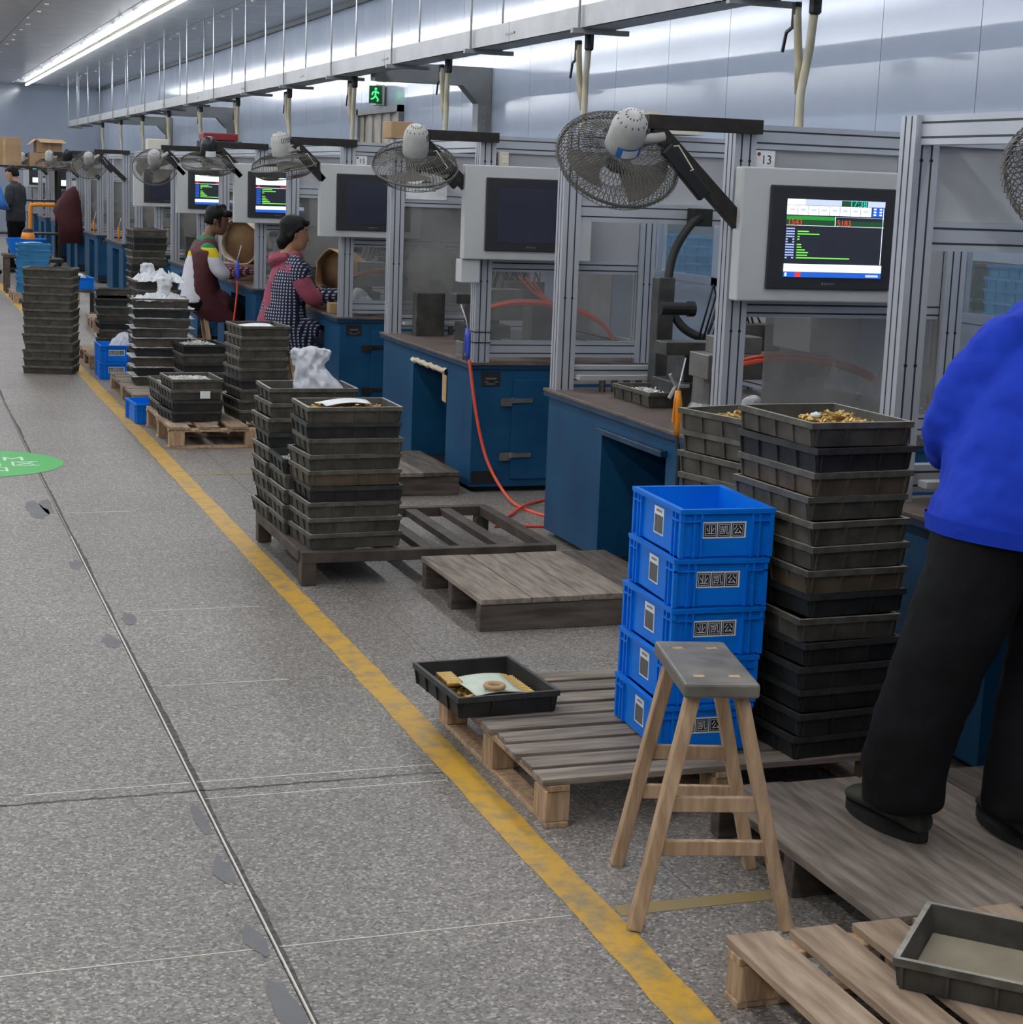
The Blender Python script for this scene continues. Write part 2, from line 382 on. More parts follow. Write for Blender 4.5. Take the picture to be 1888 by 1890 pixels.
# ---------------------------------------------------------------- the setting
XW = 5.2; ZC = 3.64; YB = 47.0; YN = -6.0; XL = -8.0
def setting():
    fl = MB().box(XL, XW+3, YN, YB, -.3, -.012).obj('floor', 'joint_dark'); tag(fl, kind='structure')
    g = .0013
    xs = [-.263, .737, 1.737, 2.737, 3.737]
    ys = [1.46+i for i in range(16)]
    sl = MB().box(g, 1-g, g, 1-g, -.012, 0).mesh('slab', 'terrazzo')
    for x in xs[:-1]:
        for y in ys[:-1]:
            o = mobj('slab', sl, fl); o.location = (x, y, 0)
    big = MB().box(XL, xs[0]-g, YN, YB, -.012, 0).box(xs[-1]+g, XW+3, YN, YB, -.012, 0)
    big.box(xs[0]+g, xs[-1]-g, YN, ys[0]-g, -.012, 0).box(xs[0]+g, xs[-1]-g, ys[-1]+g, YB, -.012, 0)
    o = big.obj('floor_surface', 'terrazzo', fl)
    # divider strips, shiny where the floor has worn them clean
    for y, xa, xb in ((3.462, .15, .73), (3.462, .75, 1.41), (4.535, .3, .73), (4.535, .75, 1.41), (4.40, .75, 1.41), (5.462, .78, 1.2), (6.462, .8, 1.3), (8.462, .77, 1.1)):
        box('divider_strip', 'strip_brass', fl, xa, xb, y-.0016, y+.0016, -.01, .0007)
    box('divider_strip', 'strip_brass', fl, .7405, .7445, 1.5, 7.9, -.01, .0009)
    # the cracked main joint: dark filler with ragged edges and repair patches
    mb = MB(); n = 340
    for i in range(n):
        y0 = 1.4 + i*.05; y1 = y0+.05
        wd = lambda q: .004+.014*(nz(q//9, 1)*(1-(q % 9)/9)+nz(q//9+1, 1)*((q % 9)/9))**2+.005*nz(q, 2); wa = wd(i); wb = wd(i+1)
        mb.add([(.744, y0, .0006), (.746+wa, y0, .0006), (.746+wb, y1, .0006), (.744, y1, .0006)], [(0, 1, 2, 3)])
    mb.obj('joint_filler', 'joint_dark', fl)
    mb = MB()
    for i in range(60):
        x0 = -.2+i*.027; x1 = x0+.027
        c0, c1 = 4.468+.012*(nz(i, 31)-.5), 4.468+.012*(nz(i+1, 31)-.5); h0, h1 = .0015+.004*nz(i, 32), .0015+.004*nz(i+1, 32)
        mb.add([(x0, c0-h0, .0006), (x1, c1-h1, .0006), (x1, c1+h1, .0006), (x0, c0+h0, .0006)], [(0, 1, 2, 3)])
    mb.obj('crack', 'joint_dark', fl)
    for i, (px, py, a, b) in enumerate(((.70, 3.17, .028, .12), (.705, 3.50, .022, .08), (.708, 3.90, .022, .09), (.712, 4.25, .016, .12), (.70, 6.05, .03, .09), (.705, 7.30, .03, .10), (.64, 8.55, .05, .2), (.70, 8.65, .03, .2), (.80, 6.35, .025, .10))):
        ring = [(px+a*math.cos(t*PI/7)*(.7+.6*nz(i, t)), py+b*math.sin(t*PI/7)*(.7+.6*nz(i, t+20)), .0012) for t in range(14)]
        MB().add(ring, [tuple(range(14))]).obj('repair_patch', 'patch', fl)
    # paint on the floor
    mb = MB(); n = 300
    for i in range(n):
        y0 = 1.6+i*.13; y1 = y0+.13
        e = lambda k, s: .008*(nz(k, s)-.5)
        mb.add([(1.417+e(i, 3), y0, .0014), (1.512+e(i, 4), y0, .0014), (1.512+e(i+1, 4), y1, .0014), (1.417+e(i+1, 3), y1, .0014)], [(0, 1, 2, 3)])
    tag(mb.obj('floor_line', 'yellow_paint'), 'long worn yellow line painted along the aisle floor', 'floor marking')
    tag(MB().box(1.52, 1.95, 3.43, 3.485, .0002, .0014).obj('floor_line', 'yellow_thin'), 'short faded yellow cross line running under the wooden stool', 'floor marking')
    tag(MB().box(1.52, 2.1, 9.47, 9.51, .0002, .0012).obj('floor_line', 'yellow_thin'), 'faint yellow cross line before the tray pallet', 'floor marking')
    d = thing('floor_sign', 'round green sign painted on the aisle floor with white lettering', 'floor marking', (.43, 9.98, 0))
    MB().add([(.47*math.cos(t*2*PI/64), .47*math.sin(t*2*PI/64), .0016) for t in range(64)], [tuple(range(64))]).obj('disc', 'green_paint', d)
    for tx, sz, x, y in (('OM', .17, .14, .13), ('园', .17, .06, -.05), ('区', .17, .26, -.05), ('口', .16, .1, -.23)):
        text_mb(tx, sz, Matrix.Translation((x, y, .0022))).obj('lettering', 'white_paint', d)
    # right wall in upright panels with recessed seams; a window band lower down
    PW = .9533; P0 = 7.876-PW*14
    WA, WB = P0+PW*13, P0+PW*21
    wl = MB().box(XW+.06, XW+.08, YN, YB, 1.73, ZC).box(XW+.06, XW+.08, YN, YB, 0, 1.0).box(XW+.06, XW+.08, YN, WA, 1.0, 1.73).box(XW+.06, XW+.08, WB, YB, 1.0, 1.73).obj('wall_right', 'wall_seam'); tag(wl, kind='structure')
    cache = {}
    def panel(h0, h1):
        k = (h0, h1)
        if k not in cache: cache[k] = MB().box(0, .065, .003, PW-.003, h0, h1).mesh('panel', 'wall_white')
        return cache[k]
    i = 0
    while P0+PW*i < YB-.5:
        y = P0+PW*i
        for h in (((0, 1.0), (1.73, ZC)) if 13 <= i < 21 else ((0, ZC),)):
            o = mobj('panel', panel(*h), wl); o.location = (XW, y, 0)
        i += 1
    for i in range(4):
        y0 = WA+2*PW*i; y1 = y0+2*PW
        wn = MB().box(XW-.01, XW+.05, y0, y0+.05, 1.0, 1.73).box(XW-.01, XW+.05, y1-.05, y1, 1.0, 1.73).box(XW-.01, XW+.05, y0, y1, 1.0, 1.05).box(XW-.01, XW+.05, y0, y1, 1.68, 1.73).box(XW-.01, XW+.05, (y0+y1)/2-.02, (y0+y1)/2+.02, 1.05, 1.68).obj('window_%d' % (i+1), 'wall_white'); tag(wn, kind='structure')
        box('pane', 'window_glass', wn, XW+.015, XW+.021, y0+.05, (y0+y1)/2-.02, 1.05, 1.68)
        box('pane', 'window_glass', wn, XW+.015, XW+.021, (y0+y1)/2+.02, y1-.05, 1.05, 1.68)
    cw = MB().box(XW+2.6, XW+2.7, 5, 22, 0, 2.6).obj('wall_corridor', 'wall_white'); tag(cw, kind='structure')
    cc = MB().box(XW+.1, XW+2.7, 5, 22, 2.6, 2.7).obj('ceiling_corridor', 'wall_white'); tag(cc, kind='structure')
    wb = MB().box(XL, XW+.1, YB, YB+.1, 0, ZC).obj('wall_back', 'wall_white'); tag(wb, kind='structure')
    w2 = MB().box(XL-.1, XL, YN, YB, 0, ZC).obj('wall_left', 'wall_white'); tag(w2, kind='structure')
    w3 = MB().box(XL, XW+.1, YN-.1, YN, 0, ZC).obj('wall_front', 'wall_white'); tag(w3, kind='structure')
    ce = MB().box(XL, XW+.1, YN, YB, ZC+.03, ZC+.1).obj('ceiling', 'wall_seam'); tag(ce, kind='structure')
    cm = MB().box(.006, 1.094, .006, 8.594, 0, .03).mesh('panel', 'ceiling_foil')
    x = XW-1.1
    while x > XL-1:
        y = YN
        while y < YB-1:
            o = mobj('panel', cm, ce); o.location = (x, y, ZC)
            y += 8.6
        x -= 1.1
    rv = MB()
    yy = 18
    while yy < 46:
        for xx in (1.1, 2.2, 3.3, 4.4, 5.5):
            xj = xx+.15*nz(int(yy*3), int(xx*10))
            rv.lathe([(.028, 0), (.022, -.012), (.006, -.018)], 6, Matrix.Translation((xj-.3, yy, ZC)))
        yy += 1.15
    tag(rv.obj('rivet_heads', 'rivet', ce), kind='stuff')
    tr = MB().bar((XW-.02, YN, ZC-.03), (XW-.02, YB, ZC-.03), .04, .06).obj('trim_1', 'wall_seam'); tag(tr, kind='structure')
    # strip-curtain doorway far along the right wall
    dr = MB().box(XW-.06, XW-.001, 18.46, 18.53, 0, 2.4).box(XW-.06, XW-.001, 20.2, 20.27, 0, 2.4).box(XW-.06, XW-.001, 18.46, 20.27, 2.33, 2.4).obj('door_1', 'steel_grey'); tag(dr, kind='structure')
    for i in range(9):
        y0 = 18.54+i*.184
        MB().grid(lambda u, v: (XW-.03+.012*math.sin(u*PI)+(.012 if i % 2 else 0), y0+u*.195, 2.33*v), 4, 2).obj('curtain_strip', 'curtain', dr, smooth=True)
setting()

# ---------------------------------------------------------------- ceiling lights
def lights():
    nm = ['in view above the cable tray', 'nearest left of the cable tray', 'above the open floor on the left', 'farthest to the left']
    for i, (x, y0) in enumerate(LED_LINES):
        a = -3.0 if i else -3.0
        t = thing('strip_light', 'long glowing white strip light under the ceiling, ' + nm[i], 'strip light', (x, 0, ZC))
        y = a
        while y < 45.4:
            y1 = min(y+6.1, 45.6)
            box('housing', 'cream_box', t, -.02, .02, y, y1-.02, -.045, 0)
            MB().box(-.018, .018, y+.02, y1-.04, -.08, -.045).obj('tube', 'led', t)
            y = y1
    t = thing('strip_light', 'added unseen strip light brightening the corridor behind the windows', 'strip light', (XW+.9, 0, 2.595))  # unseen lamp added to brighten the tray stacks behind the glass
    box('housing', 'cream_box', t, -.03, .03, 6.0, 16.0, -.045, 0); box('tube', 'led', t, -.02, .02, 6.05, 15.95, -.08, -.045)
lights()

# ---------------------------------------------------------------- overhead tray, gantries, air drops
def overhead():
    t = thing('cable_tray', 'long grey steel cable tray hung from the ceiling on rods', 'cable tray', (4.0, 0, 2.53))
    y = 2.0
    while y < 41:
        y1 = min(y+3.12, 41.2)
        MB().box(-.10, -.096, y, y1-.006, 0, .13).box(.096, .10, y, y1-.006, 0, .13).box(-.10, .10, y, y1-.006, 0, .004).obj('channel', 'tray_steel', t)
        box('splice_plate', 'steel_grey', t, -.106, -.1, y1-.12, y1+.06, .05, .062)
        y = y1
    rod = MB().tube([(0, 0, 0), (0, 0, 1.10)], .008, 6).mesh('hanger_rod', 'rod', True)
    cb = MB().box(-.16, .2, -.02, .02, -.03, -.001).mesh('cross_bar', 'steel_grey')
    yy = 3.81
    while yy < 41.5:
        for dx, dy in ((-.115, 0), (.115, 0)):
            o = mobj('hanger_rod', rod, t); o.location = (dx, yy+dy if yy+dy < 41.1 else 41.1, -.0)
        o = mobj('cross_bar', cb, t); o.location = (0, yy, 0)
        yy += 2.08
    for i, gy in enumerate((15.63, 28.25, 34.7)):
        g = thing('gantry_bracket', 'grey steel wall post with overhead arm to the cable tray, %s from the camera' % NTH[i], 'steel bracket', (XW, gy, 0), 0, 'gantry brackets')
        box('post', 'steel_grey', g, -.13, -.005, -.08, .08, 0, 2.64)
        box('arm', 'steel_grey', g, -1.092, -.13, -.08, .08, 2.475, 2.64)
        MB().add([(-.13, -.08, 2.475), (-.28, -.08, 2.475), (-.13, -.08, 2.32), (-.13, .08, 2.475), (-.28, .08, 2.475), (-.13, .08, 2.32)], [(0, 1, 2), (5, 4, 3), (0, 3, 4, 1), (1, 4, 5, 2), (2, 5, 3, 0)]).obj('gusset', 'steel_grey', g)
        for k in range(5):
            MB().lathe([(.012, 0), (.012, .008)], 6, Matrix.Translation((-.07, -.08, 2.05+k*.06)) @ Matrix.Rotation(PI/2, 4, 'X')).obj('bolt', 'tray_steel', g)
    hy = [7.62, 10.45, 13.35, 16.25, 19.05, 22.0, 24.7, 27.6, 30.5, 33.4, 36.3]
    for i, y in enumerate(hy):
        h = thing('air_drop', 'beige air line dropping from the cable tray, %s from the camera' % NTH[i], 'air hose', (4.08, y, 2.5), 0, 'air lines under the cable tray')
        j = nz(i, 5)*.06
        MB().tube([(0, -.08, 0), (.0, -.05, -.22), (.02, -.01+j, -.42), (0, 0, -.68), (0, .0, -.9)], .021, 8).obj('hose', 'pvc_hose', h, True)
        MB().tube([(0, .1, 0), (.0, .08, -.12), (0, .05, -.26), (.02, .01+j, -.42)], .02, 8).obj('hose', 'pvc_hose', h, True)
        MB().lathe([(.03, .03), (.03, -.06), (.02, -.07)], 8, Matrix.Translation((0, -.08, 0))).obj('coupling', 'black_rubber', h)
        mv = MB().lathe([(.024, .0), (.024, -.12)], 8, Matrix.Translation((0, .1, 0))); mv.bar((0, .1, -.1), (0, .19, -.13), .012, .012); mv.bar((0, .19, -.13), (0, .22, -.22), .012, .012)
        mv.obj('valve', 'black_rubber', h)
overhead()

def exit_sign():
    t = thing('exit_sign', 'small glowing green running-man exit sign above the curtained doorway', 'exit sign', (XW-.10, 19.28, 2.43)); t.scale = (.72, .72, .72)
    box('case', 'cream_box', t, -.03, .1, -.15, .15, -.02, .28)
    box('panel', 'green_exit', t, -.14, .06, -.17, -.15, .0, .26)
    f = MB()
    def pt(x, z): return (x-.04, -.172, z)
    f.add([pt(.02*math.cos(k*PI/5), .215+.02*math.sin(k*PI/5)) for k in range(10)], [tuple(range(10))])
    for a, b in (((0, .19), (-.005, .11)), ((0, .18), (.05, .15)), ((0, .18), (-.05, .16)), ((-.05, .16), (-.055, .12)), ((-.005, .11), (.035, .07)), ((.035, .07), (.03, .03)), ((-.005, .11), (-.04, .07)), ((-.04, .07), (-.075, .065))):
        f.bar(pt(*a), pt(*b), .002, .022, up=(b[1]-a[1], 0, a[0]-b[0]))
    f.obj('running_man', 'exit_glow', t)
    l = thing('emergency_light', 'twin-headed emergency lamp mounted above the exit sign', 'emergency lamp', (XW-.07, 19.25, 2.72))
    box('body', 'cream_box', l, -.02, .065, -.1, .1, -.05, .05)
    for s in (-1, 1):
        MB().lathe([(.02, -.06), (.055, 0), (.05, .01), (0, .012)], 12, Matrix.Translation((-.06, s*.08-.06, .09)) @ Matrix.Rotation(R(80), 4, 'X') @ Matrix.Rotation(R(s*20), 4, 'Y')).obj('lamp_head', 'panel_grey', l, smooth=True)
        MB().tube([(-.02, s*.05, .03), (-.06, s*.08-.02, .08)], .008, 6).obj('neck', 'panel_grey', l)
exit_sign()
# ---------------------------------------------------------------- machines
XF = 2.876
def BY(k): return 5.84 + 2.915*(k-1) + (.03 if k == 0 else 0)
ML = 1.78          # length of one machine along the aisle
MD = 1.0           # depth of the frame
def ext_v(name, par, x0, y0, z0, z1, s=.085):
    c = MB().box(x0, x0+s, y0, y0+s, z0, z1).obj(name, 'aluminium', par)
    g = MB(); a = .003
    for f in (.30, .70):
        g.box(x0+s*f-a, x0+s*f+a, y0-.0008, y0+.001, z0+.002, z1-.002)
        g.box(x0-.0008, x0+.001, y0+s*f-a, y0+s*f+a, z0+.002, z1-.002)
        g.box(x0+s*f-a, x0+s*f+a, y0+s-.001, y0+s+.0008, z0+.002, z1-.002)
    g.obj('slot', 'slot', c)
    q = MB()
    for f in (.30, .70):
        for z in (z0+.42, z1-.13): q.lathe([(.006, 0), (.006, .002)], 8, Matrix.Translation((x0+s*f, y0, z)) @ Matrix.Rotation(PI/2, 4, 'X'))
    q.obj('screw_heads', 'black_rubber', c)
    return c
def ext_h(par, a, b, s=.085, t=.045, name='beam'):
    # beam along x (a,b differ in x) or y; s tall, t thick ; a=(x,y,z of the lower near corner)
    x0, y0, z0 = a; x1, y1, z1 = b
    if abs(x1-x0) > abs(y1-y0):
        c = MB().box(x0, x1, y0, y0+t, z0, z0+s).obj(name, 'aluminium', par)
        g = MB()
        for f in (.25, .75):
            g.box(x0, x1, y0-.0008, y0+.001, z0+s*f-.0032, z0+s*f+.0032); g.box(x0, x1, y0+t-.001, y0+t+.0008, z0+s*f-.0032, z0+s*f+.0032)
    else:
        c = MB().box(x0, x0+t, y0, y1, z0, z0+s).obj(name, 'aluminium', par)
        g = MB()
        for f in (.25, .75): g.box(x0-.0008, x0+.001, y0, y1, z0+s*f-.0032, z0+s*f+.0032)
    g.obj('slot', 'slot', c)
    return c
def machine(k):
    lab = ['blue machine base with aluminium frame, nearest, beside the worker in blue',
           'blue machine with aluminium frame numbered 13, behind the blue crates',
           'blue machine with aluminium frame and the red air hose hanging down',
           'blue machine with aluminium frame where the woman in plaid sits',
           'blue machine with aluminium frame where the man in the maroon apron sits']
    t = thing('machine', lab[k] if k < 5 else 'blue machine with aluminium frame, %s along the row from the camera' % NTH[k], 'machine', (XF, BY(k), 0), 0, 'machines along the wall')
    near = k <= 3
    ka, kb = .45, 1.12     # knee hole
    L = ML
    cb = MB()
    cb.box(0, .95, 0, ka, .03, .66).box(0, .95, kb, L, .03, .66).box(0, .95, ka, kb, .59, .66).box(.5, .95, ka, kb, .03, .59)
    body = cb.obj('cabinet', 'machine_blue', t)
    box('plinth', 'black_rubber', t, .04, .9, .04, L-.04, 0, .03)
    box('worktop', 'worktop', t, -.025, 1.0, -.02, L+.02, .676, .69, .002)
    box('worktop_edge', 'machine_blue_dark', t, -.022, .99, -.012, L+.015, .655, .676)
    d = MB().box(.22, .86, -.012, 0, .07, .60).obj('door', 'machine_blue', t, bevel=.003)
    for hz in (.49, .20):
        h = MB().box(.155, .215, -.016, -.001, hz-.03, hz+.012).box(.215, .245, -.026, -.012, hz-.012, hz+.012).box(.245, .33, -.02, -.012, hz-.012, hz+.010)
        h.tube([(.215, -.02, hz-.014), (.215, -.02, hz+.014)], .008, 8)
        h.obj('hinge', 'dark_metal' if k == 3 else 'steel_mid', d)
    p = MB().box(.045, .15, -.004, 0, .565, .64).obj('nameplate', 'ink', t)
    MB().box(.068, .128, -.0055, -.004, .60, .61).box(.06, .085, -.0055, -.004, .585, .59).box(.118, .138, -.0055, -.004, .585, .59).box(.07, .12, -.0055, -.004, .574, .579).obj('plate_print', 'steel_mid', p)
    MB().box(0.005, .15, -.0015, .0, .045, .115).obj('vent', 'black_rubber', t)
    if k == 2:   # foam and rag stuffed on the knee-hole edge
        MB().grid(lambda u, v: (-.004-.016*math.sin(v*PI), ka+.0+u*(kb-ka), .572+.032*v+.004*math.sin(u*31)+.006*nz(int(u*18), 2)), 18, 5).obj('padding', 'sack_white', t, smooth=True)
        MB().grid(lambda u, v: (-.004-.012*math.sin(u*PI), ka+.0+u*.07, .42+.15*v+.02*u), 5, 8).obj('padding', 'kraft', t, smooth=True)
    if k == 1: box('knee_lip', 'machine_blue_dark', t, -.03, .01, ka-.01, kb+.01, .575, .60, .003)
    # frame
    Z = .69; ZT = 1.85
    ext_v('column', t, 0, 0, Z, ZT)
    ext_v('column', t, 0, L-.085, Z, ZT)
    ext_v('column', t, MD-.085, 0, Z, ZT)
    ext_v('column', t, MD-.085, L-.085, Z, ZT)
    xa, xb = .085, MD-.085
    ext_h(t, (xa, .02, .715), (xb, .02, .715)); ext_h(t, (xa, .02, ZT-.085), (xb, .02, ZT-.085)); ext_h(t, (xa, .03, 1.16), (xb, .03, 1.16), .06)
    ext_h(t, (xa, L-.06, .715), (xb, L-.06, .715)); ext_h(t, (xa, L-.06, 1.455), (xb, L-.06, 1.455), .09); ext_h(t, (xa, L-.06, ZT-.085), (xb, L-.06, ZT-.085))
    ext_h(t, (MD-.065, .085, ZT-.085), (MD-.065, L-.085, ZT-.085)); ext_h(t, (MD-.065, .085, .715), (MD-.065, L-.085, .715))
    if k != 1: ext_h(t, (.02, .085, ZT-.085), (.02, L-.085, ZT-.085))
    box('end_sheet', 'sheet_grey', t, xa, xb, .04, .046, 1.22, ZT-.085)
    box('end_sheet', 'sheet_grey', t, xa, xb, L-.04, L-.034, 1.545, ZT-.085)
    box('pane', 'acrylic' if k != 1 else 'acrylic_dim', t, xa+(.09 if k == 1 else 0), xb, .015, .02, .8, 1.16)
    if k >= 2: box('pane', 'acrylic_dim', t, xa, xb, L-.04, L-.036, .8, 1.455)
    if k == 1:
        box('back_sheet', 'sheet_alu', t, MD-.12, MD-.112, 1.05, 1.76, .8, 1.5)
        box('control_cabinet', 'panel_grey', t, .64, .86, .52, .84, .98, 1.5, .004)
    else:
        box('back_sheet', 'sheet_alu', t, MD-.12, MD-.112, .3, 1.2, .8, 1.5)
    # tie straps of the near column
    if k == 2:
        for z in (.79, .845): MB().box(-.003, .088, -.003, .088, z, z+.005).obj('cable_tie', 'black_rubber', t)
    # tooling on the table
    tool = MB().box(.36, .74, .28, .62, .69, .76).box(.44, .62, .34, .5, .76, .98).obj('tool_base', 'steel_dark', t, bevel=.004)
    MB().box(.24, .8, .62, .8, .86, .96).box(.3, .5, .66, .78, .96, 1.03).obj('slide_block', 'steel_mid', t, bevel=.004)
    MB().box(.3, .55, 1.0, 1.3, .69, .80).box(.34, .5, 1.06, 1.24, .80, .93).obj('tool_base', 'steel_dark', t, bevel=.004)
    MB().box(.18, .52, .9, 1.02, .93, .985).box(.5, .72, .92, 1.02, .93, 1.06).obj('slide_block', 'steel_dark', t, bevel=.003)
    if k < 7:
        MB().lathe([(.0, 0), (.028, 0), (.028, .13), (.034, .13), (.034, .16), (0, .16)], 12, Matrix.Translation((.3, 1.25, 1.10)) @ Matrix.Rotation(R(-90), 4, 'Y') @ Matrix.Rotation(PI, 4, 'Y')).obj('motor', 'black_rubber', t, smooth=False)
        MB().box(.40 if k == 1 else .12, .48 if k == 1 else .3, 1.5, 1.58, .69, 1.22 if k == 1 else .95).obj('tool_column', 'steel_dark', t, bevel=.004)
        c = MB()
        for j in range(9):
            y0 = .95+.05*j; x0 = .45+.12*nz(j, k)
            c.tube([(x0, y0, .92), (x0+.06, y0-.02, 1.12+.1*nz(j, k+1)), (x0+.14, y0+.04, 1.0+.08*nz(j, 3)), (x0+.2, y0+.02, .85)], .005, 5)
        c.obj('cable_loop', 'black_rubber', t, smooth=True)
        c = MB()
        for j in range(4 if k == 1 else 7):
            e = .012*(nz(j, k)-.5); f = .03*(nz(j, k+7)-.5)
            c.tube(smooth_path([(.12, .34+f, .93+e), (.28, .24+f, .985+e*2), (.48, .2+f, .985+e*2), (.66, .17+f, .945+e*2), (.8, .15+f, .86+e), (.86, .15+f, .74)]), .0075, 6)
        if k in (2, 3):
            for j in range(3): c.tube(smooth_path([(.5, .2, .985), (.45-.02*j, .24, 1.04), (.40-.03*j, .26+.02*j, 1.12)]), .005, 5)
        c.obj('hose_bundle', 'orange_hose' if k in (1, 2, 5) else 'copper', t, smooth=True)
        for j in range(5): MB().lathe([(.016, .69), (.016, .745)], 8, Matrix.Translation((.2+.06*j, L-.15, 0))).obj('roller', 'steel_dark', t)
        box('feed_rail', 'steel_shiny', t, .08, .7, L-.17, L-.12, .745, .765)
    if k == 1:
        MB().tube(smooth_path([(.66, L-.12, 1.49), (.60, L-.14, 1.45), (.52, L-.16, 1.33), (.48, L-.2, 1.18), (.49, L-.24, 1.07), (.54, L-.28, .99), (.64, L-.32, .945), (.72, L-.36, .93)]), .02, 10).obj('suction_hose', 'black_rubber', t, smooth=True)
        MB().box(.62, .72, L-.13, L-.06, 1.45, 1.53).obj('hose_clamp', 'black_rubber', t, bevel=.004)
        pc = MB().tube([(.73, L-.2, 1.5), (.73, L-.21, 1.2), (.73, L-.21, 1.16)], .0025, 5).obj('pull_cord', 'ink', t)
        box('cord_knob', 'fan_white', pc, .718, .742, L-.222, L-.198, 1.13, 1.16)
        MB().lathe([(.10, 0), (.07, .05), (.065, .2), (.075, .24)], 16, Matrix.Translation((.36, .85, .69))).obj('spindle', 'steel_mid', t, smooth=False)
        s = MB()
        for a in (0, 2.1, 4.2): s.tube([(.28, 1.0, .79), (.28+.06*math.cos(a), 1.0, .79+.06*math.sin(a))], .009, 6)
        s.obj('handwheel', 'fan_white', t)
    if k == 0:
        MB().tube([(.5, L+.0, ZT+.005), (.5, L-.1, ZT+.03), (.55, L-.3, ZT+.035), (.6, L-.5, ZT+.01)], .01, 6).obj('cable', 'black_rubber', t, smooth=True)
    return t
for k in range(0, 13): machine(k)

